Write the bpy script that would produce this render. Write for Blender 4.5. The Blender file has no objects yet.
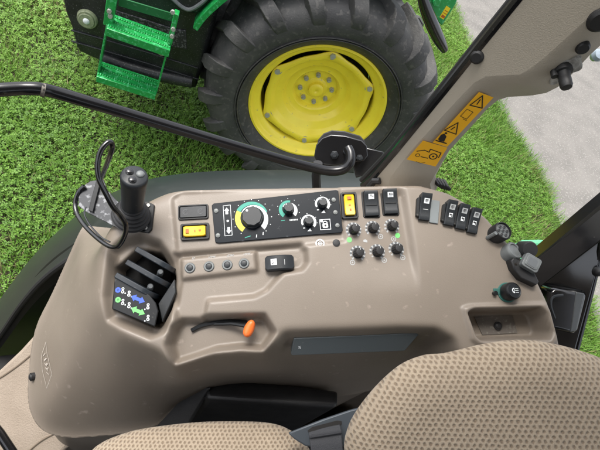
import bpy, math, random
import numpy as np
from mathutils import Matrix, Vector
random.seed(4); rng = np.random.default_rng(4)
scn = bpy.context.scene
COL = scn.collection
V = np.array

# ------------------------------------------------------------------ camera
f = 436.0; CZ = 2.77; vp = (100, 540)          # focal length (px of a 600 px wide frame), eye height, foot of the verticals
_d = V([vp[0]-300, -(vp[1]-225), f]); _d = _d/np.linalg.norm(_d)
Zc = -_d; Xc = V([1, 0, -Zc[0]/Zc[2]]); Xc /= np.linalg.norm(Xc); Yc = np.cross(Zc, Xc)
if Yc[2] < 0: Yc = -Yc
MW = V([Xc, Yc, Zc]); CAM = V([0, 0, CZ])
Rv, Uv, Fv = MW[:, 0], MW[:, 1], MW[:, 2]
cd = bpy.data.cameras.new('camera'); cam = bpy.data.objects.new('camera', cd); COL.objects.link(cam)
cd.sensor_width = 36; cd.lens = 36*f/600; cd.clip_start = .02; cd.clip_end = 1000
cam.matrix_world = Matrix([[*map(float, (Rv[i], Uv[i], -Fv[i], CAM[i]))] for i in range(3)] + [[0, 0, 0, 1]])
scn.camera = cam

# ------------------------------------------------------------------ light
SUN_EL, SUN_AZ = math.radians(66), math.radians(140)     # azimuth of the sun measured from +X to +Y
w = bpy.data.worlds.new('World'); scn.world = w; w.use_nodes = True
wn = w.node_tree; bg = wn.nodes['Background']
sky = wn.nodes.new('ShaderNodeTexSky'); sky.sky_type = 'NISHITA'; sky.sun_disc = False
sky.sun_elevation = SUN_EL; sky.sun_rotation = math.pi/2 - SUN_AZ
sky.air_density = 1.0; sky.dust_density = 4.0; sky.ozone_density = 0.6
hs = wn.nodes.new('ShaderNodeHueSaturation'); hs.inputs['Saturation'].default_value = .3
wn.links.new(sky.outputs[0], hs.inputs['Color']); wn.links.new(hs.outputs[0], bg.inputs[0])
bg.inputs[1].default_value = .15
sd = bpy.data.lights.new('sun', 'SUN'); sd.energy = 1.1; sd.angle = math.radians(24); sd.color = (1, .96, .9)
so = bpy.data.objects.new('sun', sd); COL.objects.link(so)
so.rotation_euler = Vector((-math.cos(SUN_EL)*math.cos(SUN_AZ), -math.cos(SUN_EL)*math.sin(SUN_AZ), -math.sin(SUN_EL))).to_track_quat('-Z', 'Y').to_euler()
so.location = (0, 0, 8)
scn.view_settings.view_transform = 'Standard'; scn.view_settings.look = 'None'
scn.view_settings.gamma = 1; scn.view_settings.use_curve_mapping = False
scn.view_settings.exposure = 1.35

# ------------------------------------------------------------------ geometry helpers
def unit(v): v = V(v, float); return v/np.linalg.norm(v)
def P(x, y, d): return CAM + MW @ (d*V([(x-300)/f, (225-y)/f, 1]))
def ray(x, y): return MW @ V([(x-300)/f, (225-y)/f, 1])
def PPl(x, y, p, n): r = ray(x, y); return CAM + r*((V(p)-CAM) @ n)/(r @ n)
def PZ(x, y, z): r = ray(x, y); return CAM + r*(z-CZ)/r[2]
def frame(o, ex, ez):
    ez = unit(ez); ex = V(ex, float); ex = unit(ex - ez*(ex @ ez)); ey = np.cross(ez, ex)
    return Matrix([[*map(float, (ex[i], ey[i], ez[i], o[i]))] for i in range(3)] + [[0, 0, 0, 1]])
def spline(pts, n=8):
    pts = [V(p, float) for p in pts]; q = [2*pts[0]-pts[1]] + pts + [2*pts[-1]-pts[-2]]; out = []
    for i in range(1, len(q)-2):
        a, b, c, d = q[i-1], q[i], q[i+1], q[i+2]
        for k in range(n):
            t = k/n
            out.append(.5*((2*b)+(c-a)*t+(2*a-5*b+4*c-d)*t*t+(3*b-a-3*c+d)*t**3))
    out.append(pts[-1]); return out
def spline_closed(pts, n=6):
    pts = [V(p, float) for p in pts]; m = len(pts); out = []
    for i in range(m):
        a, b, c, d = pts[i-1], pts[i], pts[(i+1) % m], pts[(i+2) % m]
        for k in range(n):
            t = k/n; out.append(.5*((2*b)+(c-a)*t+(2*a-5*b+4*c-d)*t*t+(3*b-a-3*c+d)*t**3))
    return out
def rrect(w_, h_, r, n=4, cx=0, cy=0):
    o = []
    for sx, sy, a0 in ((1, 1, 0), (-1, 1, 90), (-1, -1, 180), (1, -1, 270)):
        for k in range(n+1):
            a = math.radians(a0+90*k/n)
            o.append((cx+sx*(w_/2-r)+r*math.cos(a), cy+sy*(h_/2-r)+r*math.sin(a)))
    return o

class MB:
    """collects solids; build() links them as one mesh object"""
    def __init__(s): s.v = []; s.f = []; s.M = None
    def add(s, vs, fs):
        b = len(s.v)
        for p in vs:
            p = Vector([float(c) for c in p])
            s.v.append(s.M @ p if s.M is not None else p)
        s.f += [tuple(b+i for i in q) for q in fs]; return s
    def box(s, c, d):
        x, y, z = c; a, b, e = d[0]/2, d[1]/2, d[2]/2
        return s.add([(x+i*a, y+j*b, z+k*e) for k in (-1, 1) for j in (-1, 1) for i in (-1, 1)],
                     [(0, 2, 3, 1), (4, 5, 7, 6), (0, 1, 5, 4), (2, 6, 7, 3), (0, 4, 6, 2), (1, 3, 7, 5)])
    def prism(s, poly, z0, z1, top=None):
        n = len(poly); t = top or poly
        return s.add([(x, y, z0) for x, y in poly]+[(x, y, z1) for x, y in t],
                     [tuple(range(n))[::-1], tuple(range(n, 2*n))]+[(i, (i+1) % n, n+(i+1) % n, n+i) for i in range(n)])
    def loft(s, loops, caps=True, closed=True):
        n = len(loops[0]); vs = [p for l in loops for p in l]; fs = []
        for j in range(len(loops)-1):
            for i in range(n if closed else n-1):
                fs.append((j*n+i, j*n+(i+1) % n, (j+1)*n+(i+1) % n, (j+1)*n+i))
        if caps: fs += [tuple(range(n))[::-1], tuple(range((len(loops)-1)*n, len(loops)*n))]
        return s.add(vs, fs)
    def lathe(s, prof, n=32, wob=None):
        loops = []
        for k in range(n):
            a = 2*math.pi*k/n; loops.append([(r*math.cos(a), r*math.sin(a), z) for r, z in prof])
        m = len(prof); vs = [p for l in loops for p in l]; fs = []
        for k in range(n):
            k2 = (k+1) % n
            for i in range(m-1): fs.append((k*m+i, k2*m+i, k2*m+i+1, k*m+i+1))
        return s.add(vs, fs)
    def cyl(s, r, z0, z1, n=24, r1=None, c=(0, 0)):
        r1 = r if r1 is None else r1
        return s.prism([(c[0]+r*math.cos(2*math.pi*k/n), c[1]+r*math.sin(2*math.pi*k/n)) for k in range(n)], z0, z1,
                       [(c[0]+r1*math.cos(2*math.pi*k/n), c[1]+r1*math.sin(2*math.pi*k/n)) for k in range(n)])
    def dome(s, r, z0, h, n=20, c=(0, 0)):
        loops = []
        for j in range(7):
            a = math.pi/2*j/6.3; rr = r*math.cos(a)
            loops.append([(c[0]+rr*math.cos(2*math.pi*k/n), c[1]+rr*math.sin(2*math.pi*k/n), z0+h*math.sin(a)) for k in range(n)])
        return s.loft(loops)
    def tube(s, pts, r, n=10, closed=False):
        pts = [V(p, float) for p in pts]; m = len(pts); rs = r if hasattr(r, '__len__') else [r]*m
        loops = []; ref = None
        for i in range(m):
            t = unit(pts[(i+1) % m]-pts[i-1]) if closed else unit(pts[min(i+1, m-1)]-pts[max(i-1, 0)])
            if ref is None: ref = V([0, 0, 1.]) if abs(t[2]) < .9 else V([1., 0, 0])
            ref = unit(ref-t*(ref @ t)); b = np.cross(t, ref)
            loops.append([pts[i]+rs[i]*(math.cos(2*math.pi*k/n)*ref+math.sin(2*math.pi*k/n)*b) for k in range(n)])
        if closed: loops.append(loops[0]); return s.loft(loops, caps=False)
        return s.loft(loops)
    # flat printed shapes, z is the height of the print
    def flat(s, poly, z=0): return s.add([(x, y, z) for x, y in poly], [tuple(range(len(poly)))])
    def line(s, pts, wd, z=0, closed=False):
        pts = [V(p, float) for p in pts]
        if closed: pts = pts+[pts[0]]
        for a, b in zip(pts, pts[1:]):
            t = b-a; L = np.linalg.norm(t)
            if L < 1e-9: continue
            t = t/L; q = V([-t[1], t[0]])*wd/2; e = t*wd/2*.9
            s.flat([a-q-e, b-q+e, b+q+e, a+q-e], z); z += 2e-6
        return s
    def arc(s, r0, r1, a0, a1, z=0, n=24, c=(0, 0), r0e=None, r1e=None):
        r0e = r0 if r0e is None else r0e; r1e = r1 if r1e is None else r1e
        vs = []
        for k in range(n+1):
            t = k/n; a = math.radians(a0+(a1-a0)*t)
            for r in (r0+(r0e-r0)*t, r1+(r1e-r1)*t): vs.append((c[0]+r*math.cos(a), c[1]+r*math.sin(a), z))
        fs = [(2*k, 2*k+1, 2*k+3, 2*k+2) for k in range(n)]
        if a1 > a0: fs = [q[::-1] for q in fs]
        return s.add(vs, [q[::-1] for q in fs])
    def disc(s, r, z=0, c=(0, 0), n=20): return s.flat([(c[0]+r*math.cos(2*math.pi*k/n), c[1]+r*math.sin(2*math.pi*k/n)) for k in range(n)], z)
    def build(s, name, m, parent=None, mtx=None, bevel=0, smooth=35, sub=0, fix=True, seg=2):
        me = bpy.data.meshes.new(name); me.from_pydata(s.v, [], s.f); me.update()
        return link(me, name, m, parent, mtx, bevel, smooth, sub, fix, seg)

def link(me, name, m, parent=None, mtx=None, bevel=0, smooth=35, sub=0, fix=True, seg=2):
    import bmesh
    if fix:
        bm = bmesh.new(); bm.from_mesh(me); bmesh.ops.remove_doubles(bm, verts=bm.verts, dist=1e-7)
        bmesh.ops.recalc_face_normals(bm, faces=bm.faces); bm.to_mesh(me); bm.free()
    if smooth:
        me.polygons.foreach_set('use_smooth', [True]*len(me.polygons))
        me.set_sharp_from_angle(angle=math.radians(smooth))
    o = bpy.data.objects.new(name, me); COL.objects.link(o); me.materials.append(m)
    W = Matrix(mtx) if mtx is not None else Matrix.Identity(4)
    place(o, W, parent)
    if bevel:
        b = o.modifiers.new('bevel', 'BEVEL'); b.width = bevel; b.segments = seg; b.limit_method = 'ANGLE'; b.angle_limit = math.radians(35); b.harden_normals = False
    if sub:
        u = o.modifiers.new('sub', 'SUBSURF'); u.levels = sub; u.render_levels = sub
    return o
WM = {}                                         # world matrix of each object, kept by hand (no depsgraph needed)
def place(o, W, parent=None):
    WM[o.name] = W.copy()
    if parent is not None:
        o.parent = parent; o.matrix_parent_inverse = Matrix.Identity(4)
        o.matrix_basis = WM[parent.name].inverted() @ W
    else: o.matrix_basis = W
def tag(o, label=None, cat=None, group=None, kind=None):
    for k, v_ in (('label', label), ('category', cat), ('group', group), ('kind', kind)):
        if v_: o[k] = v_
    return o
def thing(name, loc, label, cat, group=None):
    o = bpy.data.objects.new(name, None); COL.objects.link(o); o.empty_display_size = .1
    place(o, Matrix.Translation([float(c) for c in loc])); return tag(o, label, cat, group, 'thing')
def clone(o, W, parent):
    c = o.copy(); COL.objects.link(c); place(c, W, parent); return c
def clone_tree(o, W, parent):
    c = clone(o, W, parent)
    for ch in [x for x in COL.objects if x.parent == o]:
        clone_tree(ch, W @ WM[o.name].inverted() @ WM[ch.name], c)
    return c

# ------------------------------------------------------------------ materials
def mat(name, col, rough=.5, metal=0, bump=0, bscale=200, var=0, vscale=12, col2=None, coat=0, spec=.5, spots=None, bdist=.001, sheen=0):
    m = bpy.data.materials.new(name); m.use_nodes = True; nt = m.node_tree; n = nt.nodes; L = nt.links
    b = n['Principled BSDF']; b.inputs['Base Color'].default_value = (*col, 1); b.inputs['Roughness'].default_value = rough
    b.inputs['Metallic'].default_value = metal; b.inputs['Coat Weight'].default_value = coat; b.inputs['Specular IOR Level'].default_value = spec
    b.inputs['Coat Roughness'].default_value = .12
    if sheen: b.inputs['Sheen Weight'].default_value = sheen
    tc = n.new('ShaderNodeTexCoord')
    def noise(sc, det=3):
        t = n.new('ShaderNodeTexNoise'); t.inputs['Scale'].default_value = sc; t.inputs['Detail'].default_value = det
        L.new(tc.outputs['Object'], t.inputs['Vector']); return t
    src = None
    if var or col2:
        t = noise(vscale, 5); mx = n.new('ShaderNodeMix'); mx.data_type = 'RGBA'
        c2 = col2 or tuple(c*(1-var) for c in col)
        mx.inputs[6].default_value = (*col, 1); mx.inputs[7].default_value = (*c2, 1)
        mr = n.new('ShaderNodeMapRange'); mr.inputs[1].default_value = .38; mr.inputs[2].default_value = .66
        L.new(t.outputs['Fac'], mr.inputs[0]); L.new(mr.outputs[0], mx.inputs[0]); src = mx.outputs[2]
        r2 = n.new('ShaderNodeMapRange'); r2.inputs[3].default_value = max(rough-.07, .02); r2.inputs[4].default_value = min(rough+.1, 1)
        L.new(t.outputs['Fac'], r2.inputs[0]); L.new(r2.outputs[0], b.inputs['Roughness'])
    if spots:                                   # (colour, scale, threshold): flecks of dirt, dust or wear
        c3, sc, th = spots; t = noise(sc, 6); mr = n.new('ShaderNodeMapRange'); mr.inputs[1].default_value = th; mr.inputs[2].default_value = th+.08
        mx = n.new('ShaderNodeMix'); mx.data_type = 'RGBA'; mx.inputs[6].default_value = (*col, 1); mx.inputs[7].default_value = (*c3, 1)
        if src is not None: L.new(src, mx.inputs[6])
        L.new(t.outputs['Fac'], mr.inputs[0]); L.new(mr.outputs[0], mx.inputs[0]); src = mx.outputs[2]
    if src is not None: L.new(src, b.inputs['Base Color'])
    if bump:
        t = noise(bscale, 4); bp = n.new('ShaderNodeBump'); bp.inputs['Strength'].default_value = bump; bp.inputs['Distance'].default_value = bdist
        L.new(t.outputs['Fac'], bp.inputs['Height']); L.new(bp.outputs[0], b.inputs['Normal'])
    return m
K = {}
K['beige'] = mat('moulded beige plastic', (.216, .182, .148), .42, bump=.22, bscale=520, bdist=.0007, col2=(.194, .162, .130), vscale=7, spots=((.29, .245, .205), 55, .66))
K['pillar'] = mat('grained beige trim', (.385, .345, .28), .5, bump=.4, bscale=700, bdist=.0008, col2=(.365, .325, .262), vscale=7)
K['trim'] = mat('light beige lining', (.31, .255, .20), .75, bump=.8, bscale=330, bdist=.0015, col2=(.27, .22, .17), vscale=16)
K['black'] = mat('black plastic', (.009, .010, .011), .4, spec=.35, bump=.15, bscale=700, bdist=.0005, spots=((.06, .058, .052), 120, .66))
K['charcoal'] = mat('charcoal switch plastic', (.020, .023, .026), .44, spec=.4, bump=.2, bscale=900, bdist=.0004, spots=((.09, .085, .075), 200, .67))
K['finger'] = mat('blue black lever plastic', (.020, .025, .031), .36, spots=((.06, .062, .065), 160, .66))
K['stub'] = mat('mid grey stub plastic', (.075, .083, .088), .45)
K['well'] = mat('black lever well', (.004, .004, .004), .7, spec=.2)  # near-black colour puts deep shade into the gaps between paddles
K['gloss'] = mat('glossy black paint', (.008, .008, .009), .16, coat=.6, bump=.04, bscale=60, spots=((.05, .048, .042), 90, .7))
K['glossbar'] = mat('worn gloss black tube paint', (.006, .006, .007), .24, coat=.15, spec=.4, bump=.05, bscale=70, spots=((.06, .058, .05), 45, .72))
K['panel'] = mat('black printed panel film', (.004, .007, .011), .4, spec=.18, spots=((.04, .045, .05), 160, .66))
K['greyplate'] = mat('blue grey plate', (.075, .088, .094), .45, bump=.1, bscale=500, spots=((.12, .13, .13), 110, .66))
K['blank'] = mat('grey blanking plastic', (.17, .19, .195), .55, bump=.1, bscale=600)
K['greyplast'] = mat('pale grey plastic', (.16, .172, .172), .5, col2=(.11, .118, .118), vscale=60)
K['white'] = mat('white print', (.72, .75, .76), .5)
K['dimwhite'] = mat('faded white print', (.38, .39, .39), .5)
K['yellow'] = mat('yellow switch plastic', (.78, .46, .012), .35, spots=((.55, .3, .02), 150, .66))
K['red'] = mat('red print', (.45, .10, .01), .5)
K['teal'] = mat('teal print', (.0, .25, .18), .45)
K['green'] = mat('green print', (.16, .62, .16), .5)
K['blue'] = mat('blue print', (.045, .11, .62), .5)
K['lime'] = mat('yellow print', (.62, .56, .03), .45)
K['screw'] = mat('zinc screw', (.42, .42, .39), .45, metal=.35, bump=.2, bscale=500)
K['panelscrew'] = mat('dull grey screw', (.17, .18, .175), .5, metal=.2, bump=.2, bscale=500)
K['orange'] = mat('orange knob plastic', (.80, .16, .03), .35)
K['rubber'] = mat('black rubber', (.014, .014, .015), .55, bump=.2, bscale=300)
K['steelworn'] = mat('worn grey guard plate', (.04, .042, .046), .35, metal=.2, spots=((.20, .205, .215), 110, .54))
K['belt'] = mat('belt webbing', (.035, .036, .04), .7, bump=.6, bscale=900)
K['bracket'] = mat('grey belt bracket', (.06, .07, .08), .4, metal=.2)
K['pouch'] = mat('black vinyl', (.015, .015, .016), .5, bump=.3, bscale=400, var=.3, vscale=30)
K['fender'] = mat('dark green grey fender', (.013, .018, .017), .36, bump=.1, bscale=60, spots=((.02, .025, .023), 12, .60), coat=.12)
K['fenderin'] = mat('glossy dark fender side', (.005, .006, .005), .4, spec=.3)
K['jdgreen'] = mat('tractor green paint', (.010, .27, .055), .32, coat=.4, spots=((.06, .40, .15), 55, .55))
K['rimyellow'] = mat('tractor yellow paint', (.95, .78, .05), .36, coat=.25, col2=(.91, .73, .045), vscale=10, spots=((.46, .40, .15), 28, .66))
K['tyre'] = mat('dusty tyre rubber', (.034, .034, .034), .62, bump=.6, bscale=110, bdist=.003, col2=(.060, .059, .056), vscale=6, spots=((.078, .075, .07), 34, .57))
K['lug'] = K['tyre']
K['tank'] = mat('black tank plastic', (.010, .011, .012), .38, bump=.3, bscale=150, col2=(.022, .024, .025), vscale=8, spots=((.10, .10, .098), 110, .60))
K['capmat'] = mat('pale olive cap', (.30, .33, .2), .5, col2=(.2, .23, .14), vscale=60)
K['label'] = mat('amber warning label', (.92, .47, .015), .4)
K['ink'] = mat('black ink', (.015, .013, .012), .5)
K['jdlabel'] = mat('yellow label', (.8, .62, .02), .4)
K['tealgum'] = mat('teal gasket', (.03, .12, .10), .5)
K['dirt'] = mat('grey caked dirt', (.42, .41, .38), .9, bump=1, bscale=200, bdist=.004, col2=(.2, .19, .17), vscale=90)
K['cyl'] = mat('amber glass', (.5, .45, .2), .3)
K['labelgrey'] = mat('embossed label print', (.55, .50, .44), .5)

# ------------------------------------------------------------------ ground, road, sky
GREEN = mat('soil under grass', (.030, .036, .014), .95, bump=1, bscale=40, bdist=.03, col2=(.07, .055, .03), vscale=1.6)
MB().flat([(-150, -150), (150, -150), (150, 150), (-150, 150)]).build('ground', GREEN, fix=False)
tag(COL.objects['ground'], kind='structure', label='grassy ground around the tractors', cat='ground')
edge = [PZ(x, y, 0)[:2] for x, y in ((449, 0), (470, 40), (497, 100), (522, 145), (545, 190), (575, 255), (592, 320))]
edge = [edge[0]+(edge[0]-edge[1])*8] + edge + [edge[-1]+(edge[-1]-edge[-2])*6]
EDGE = []
for a, b in zip(edge, edge[1:]):
    m_ = max(2, int(np.linalg.norm(b-a)/.08)); 
    for k in range(m_):
        EDGE.append(a+(b-a)*k/m_)
EDGE = [p+rng.normal(0, .018, 2)+.05*V([math.sin(p[1]*3.1), math.cos(p[1]*2.3)]) for p in EDGE]
ROAD = mat('pale worn asphalt', (.185, .174, .158), .9, bump=.9, bscale=90, bdist=.008, col2=(.145, .137, .125), vscale=2.6, spots=((.24, .228, .208), 38, .56))
n_ = len(EDGE)
MB().add([(p[0], p[1], .004) for p in EDGE]+[(p[0]+90, p[1]-8, .004) for p in EDGE], [(i, i+1, n_+i+1, n_+i) for i in range(n_-1)]).build('road', ROAD, smooth=0)
tag(COL.objects['road'], kind='structure', label='pale worn asphalt lane beyond the grass', cat='road')

def project(p):
    c = (p-CAM) @ MW
    return 300+f*c[:, 0]/c[:, 2], 225-f*c[:, 1]/c[:, 2], c[:, 2]
ep = V(EDGE); _o = np.argsort(ep[:, 1])
def road_x(y): return np.interp(y, ep[_o, 1], ep[_o, 0])

def vnoise(x, y, s, seed):
    r = np.random.default_rng(seed); g = r.random((256, 256)); x = x*s+1000; y = y*s+1000
    xi = np.floor(x).astype(int); yi = np.floor(y).astype(int); fx = x-xi; fy = y-yi; fx = fx*fx*(3-2*fx); fy = fy*fy*(3-2*fy)
    G = lambda a, b: g[a % 256, b % 256]
    return (G(xi, yi)*(1-fx)+G(xi+1, yi)*fx)*(1-fy)+(G(xi, yi+1)*(1-fx)+G(xi+1, yi+1)*fx)*fy
def make_grass():
    N = 680000
    x = rng.uniform(-3, 7.5, N); y = rng.uniform(.2, 9.5, N)
    px_, py_, dd = project(np.stack([x, y, np.zeros(N)], 1))
    ok = (dd > 0) & (px_ > -60) & (px_ < 660) & (py_ > -60) & (py_ < 500) & (x < road_x(y)+rng.normal(-.02, .07, N))
    bare = vnoise(x, y, 1.1, 8)*vnoise(x, y, 3.3, 9)
    den = .45-.9*np.clip(bare-.45, 0, 1)+.75*vnoise(x, y, 1.7, 1)*vnoise(x, y, 5, 2)*2
    ok &= rng.random(N) < den*1.25
    x, y = x[ok], y[ok]; N = len(x)
    kind = rng.random(N) < (.38+.45*(vnoise(x, y, .9, 3) > .62)+.25*(x > 2.6))       # True: a blade, False: a clover leaf
    lush = vnoise(x, y, 2.2, 4)
    vs = []; tint = []
    # clover: three leaflets of four points
    cx, cy = x[~kind], y[~kind]; n = len(cx); hgt = rng.uniform(.015, .085, n)*(.6+.8*lush[~kind]); size = rng.uniform(.007, .015, n)*(.7+.6*lush[~kind]); a0 = rng.uniform(0, 6.28, n)
    tl = rng.normal(0, .35, (n, 2)); t0 = np.clip(rng.normal(.52, .2, n)+.3*(vnoise(cx, cy, 3, 5)-.5)+.5*(vnoise(cx, cy, .8, 6)-.5), 0, 1)
    for k in range(3):
        a = a0+k*2.094+rng.normal(0, .15, n); ca, sa = np.cos(a), np.sin(a)
        def pt(r, s, dz):
            X = cx+size*(r*ca-s*sa); Y = cy+size*(r*sa+s*ca)
            return np.stack([X, Y, hgt+tl[:, 0]*(X-cx)+tl[:, 1]*(Y-cy)+dz*size], 1)
        q = np.stack([pt(.05, 0, 0), pt(.8, -.55, .22), pt(1.35, 0, .05), pt(.8, .55, .22)], 1)
        vs.append(q.reshape(-1, 3)); tint.append(np.repeat(t0, 4))
    # blades: narrow quads that bend over
    bx, by = x[kind], y[kind]; n = len(bx); a = rng.uniform(0, 6.28, n); ln = rng.uniform(.04, .13, n)*(.6+.7*lush[kind]); wd = rng.uniform(.0016, .0038, n); out = rng.uniform(.25, .9, n)
    ca, sa = np.cos(a), np.sin(a); t0 = np.clip(rng.normal(.62, .25, n)+.6*(vnoise(bx, by, .8, 6)-.5), 0, 1.1)
    w0 = PZ(50, 13, 0); dead = (rng.random(n) < .04+.16*(vnoise(bx, by, 2.7, 11) > .7)) | (np.hypot(bx-w0[0], by-w0[1]) < rng.uniform(.05, .24, n)); t0[dead] = 1.3
    def bp(u, s):
        r = ln*out*u*u; zz = ln*u*np.sqrt(np.maximum(1-.6*(out*u)**2, .05))
        return np.stack([bx+r*ca-s*wd*sa, by+r*sa+s*wd*ca, zz], 1)
    for u0, u1, w0, w1 in ((0, .55, 1, .9), (.55, 1, .9, .1)):
        q = np.stack([bp(u0, -w0), bp(u0, w0), bp(u1, w1), bp(u1, -w1)], 1); vs.append(q.reshape(-1, 3)); tint.append(np.repeat(t0, 4))
    vs = np.concatenate(vs).astype(np.float32); tint = np.concatenate(tint).astype(np.float32); nf = len(vs)//4
    me = bpy.data.meshes.new('grass'); me.vertices.add(len(vs)); me.vertices.foreach_set('co', vs.ravel())
    me.loops.add(len(vs)); me.loops.foreach_set('vertex_index', np.arange(len(vs), dtype=np.int32))
    me.polygons.add(nf); me.polygons.foreach_set('loop_start', np.arange(0, len(vs), 4, dtype=np.int32)); me.polygons.foreach_set('loop_total', np.full(nf, 4, np.int32))
    me.update(calc_edges=True)
    at = me.attributes.new('tint', 'FLOAT', 'POINT'); at.data.foreach_set('value', tint)
    m = bpy.data.materials.new('leaf green'); m.use_nodes = True; nt = m.node_tree; b = nt.nodes['Principled BSDF']; L = nt.links
    ga = nt.nodes.new('ShaderNodeAttribute'); ga.attribute_name = 'tint'
    cr = nt.nodes.new('ShaderNodeValToRGB'); e = cr.color_ramp.elements
    e[0].position = 0; e[0].color = (.07, .165, .016, 1); e[1].position = 1; e[1].color = (.30, .27, .12, 1)
    k = e.new(.5); k.color = (.15, .30, .035, 1); k = e.new(.82); k.color = (.22, .40, .06, 1)
    mm = nt.nodes.new('ShaderNodeMapRange'); mm.inputs[2].default_value = 1.25
    L.new(ga.outputs['Fac'], mm.inputs[0]); L.new(mm.outputs[0], cr.inputs[0]); L.new(cr.outputs[0], b.inputs['Base Color'])
    b.inputs['Roughness'].default_value = .6
    tr = nt.nodes.new('ShaderNodeBsdfTranslucent'); L.new(cr.outputs[0], tr.inputs['Color']); mx = nt.nodes.new('ShaderNodeMixShader'); mx.inputs[0].default_value = .3
    L.new(b.outputs[0], mx.inputs[1]); L.new(tr.outputs[0], mx.inputs[2]); L.new(mx.outputs[0], nt.nodes['Material Output'].inputs[0])
    o = link(me, 'grass', m, smooth=0, fix=False); tag(o, kind='stuff', label='short clover and grass growing between the tractors', cat='grass')
make_grass()

# ------------------------------------------------------------------ the green tractor parked alongside
psi = math.radians(-12); ta = V([math.cos(psi), math.sin(psi), 0]); tn = V([math.sin(psi), -math.cos(psi), 0])   # its length, its outward side
HUB = P(317.4, 107, 3.22)
def T(x, y, off=0): return PPl(x, y, HUB+tn*off, tn)
RT = .865; HUB[2] = .85
tractor = thing('green_tractor', (HUB[0], HUB[1], 0), 'green tractor parked alongside with yellow wheel and black tank', 'tractor')
WMX = frame(HUB, ta, tn)                         # wheel frame: x backwards along the tractor, z outwards
m = MB()
# dish: lobed plate bolted to the rim
n = 96; loops = []
for (rr, z, lob) in ((0.0, -.188, 0), (.040, -.188, 0), (.046, -.192, 0), (.050, -.222, 0), (.078, -.226, 0), (.084, -.232, 0), (.160, -.232, 0), (.168, -.228, 0), (.180, -.196, 0), (.186, -.190, 0), (.232, -.186, 0), (.240, -.180, 0), (.262, -.140, 0), (.270, -.134, 0), (.318, -.118, .1), (.326, -.112, .1), (.352, -.076, .4), (.360, -.070, .5), (.399, -.062, 1)):
    l = []
    for k in range(n):
        a = 2*math.pi*k/n; c = math.cos(6*a/1)
        c6 = .5+.5*math.cos(6*(a-.64)); r_ = rr+lob*(.032*c6**3-.009) if lob else rr
        l.append((max(r_, .001)*math.cos(a), max(r_, .001)*math.sin(a), z))
    loops.append(l)
m.loft(loops, caps=False)
wheel = m.build('wheel', K['rimyellow'], tractor, WMX, fix=True, smooth=40); wheel.modifiers.new('s', 'SOLIDIFY').thickness = .012
m = MB(); m.lathe([(.505, -.012), (.512, .0), (.507, .012), (.492, .014), (.482, .004), (.474, -.016), (.462, -.026), (.452, -.029), (.440, -.040), (.430, -.046), (.421, -.060), (.416, -.10), (.413, -.3), (.43, -.31), (.5, -.31), (.50, -.03), (.505, -.012)], 96)
m.build('rim', K['rimyellow'], wheel, WMX)
bolt = MB().cyl(.021, -.23, -.222, 16).cyl(.0145, -.222, -.20, 6).cyl(.008, -.20, -.188, 10)
BS = Matrix.Diagonal((1.35, 1.35, 1, 1))
for k in range(8):
    a = 2*math.pi*(k+.3)/8
    W = WMX @ Matrix.Translation((.122*math.cos(a), .122*math.sin(a), 0)) @ BS
    if k == 0: hb = bolt.build('hub_bolt', K['screw'], wheel, W)
    else: clone(hb, W, wheel)
rb = MB().cyl(.026, -.068, -.060, 16).cyl(.0155, -.060, -.040, 6)
for k in range(6):
    a = .64+2*math.pi*k/6
    W = WMX @ Matrix.Translation((.394*math.cos(a), .394*math.sin(a), 0)) @ BS
    if k == 0: rb0 = rb.build('rim_bolt', K['screw'], wheel, W)
    else: clone(rb0, W, wheel)
for k in range(4):
    a = .95+math.pi/2*k; m = MB(); m.cyl(.0085, -.140, -.1195, 12, c=(.300*math.cos(a), .300*math.sin(a)))
    m.build('vent_hole', K['ink'], wheel, WMX)
# tyre: carcass and lugs
m = MB()
prof = [(.50, -.03), (.512, .016), (.53, .034), (.56, .058), (.62, .085), (.68, .095), (.73, .088), (.772, .06), (.80, .01), (.818, -.08), (.824, -.2), (.818, -.38), (.80, -.45), (.74, -.5), (.66, -.51), (.56, -.47), (.50, -.4)]
m.lathe(prof, 120)
for z_, r_ in ((.086, .585), (.0905, .60)):      # raised moulding rings on the sidewall
    m.lathe([(r_-.004, z_-.02), (r_-.003, z_-.002), (r_+.003, z_+.001), (r_+.005, z_-.02)], 120)
NL = 19
for k in range(NL):
    for side in (0, 1):
        a0 = 2*math.pi*(k+.5*side)/NL
        secs = []
        # along the lug: angle shift, radius of top, axial position, half width (arc), base radius
        path = [(-.035, .70, .100, .034, .66), (-.03, .745, .106, .040, .70), (-.02, .802, .092, .045, .745), (0, .852, .045, .046, .79), (.02, .866, -.01, .042, .80), (.10, .870, -.11, .033, .81), (.19, .870, -.215, .028, .815)]
        for da, rt, z, hw, rb_ in path:
            zz = z if side == 0 else -.42-z
            A = a0+da; loop = []
            for (rr, s, zo) in ((rb_-.02, -1.25, -.03 if rt < .85 else 0), (rt, -1, 0), (rt, 1, 0), (rb_-.02, 1.25, -.03 if rt < .85 else 0)):
                an = A+s*hw/rr; z2 = zz+(zo if side == 0 else -zo)
                loop.append((rr*math.cos(an), rr*math.sin(an), z2))
            secs.append(loop)
        m.loft(secs)
m.build('tyre', K['tyre'], wheel, WMX, bevel=.004, smooth=40)
m = MB(); m.tube([(.33, -.30, -.09), (.335, -.305, -.04), (.345, -.315, -.02)], [.009, .007, .006], 8); m.build('valve_stem', K['rubber'], wheel, WMX)
# axle and belly, plus a wide disc added to darken the dish slits
m = MB(); m.M = frame(HUB-tn*.15, ta, tn)
m.cyl(.11, -1.2, -.16, 20); m.cyl(.41, -.5, -.12, 32); m.box((-.9, .1, -1.0), (2.2, .6, .7)); m.build('axle_dark_disc', K['tank'], tractor, bevel=.01)
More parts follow.
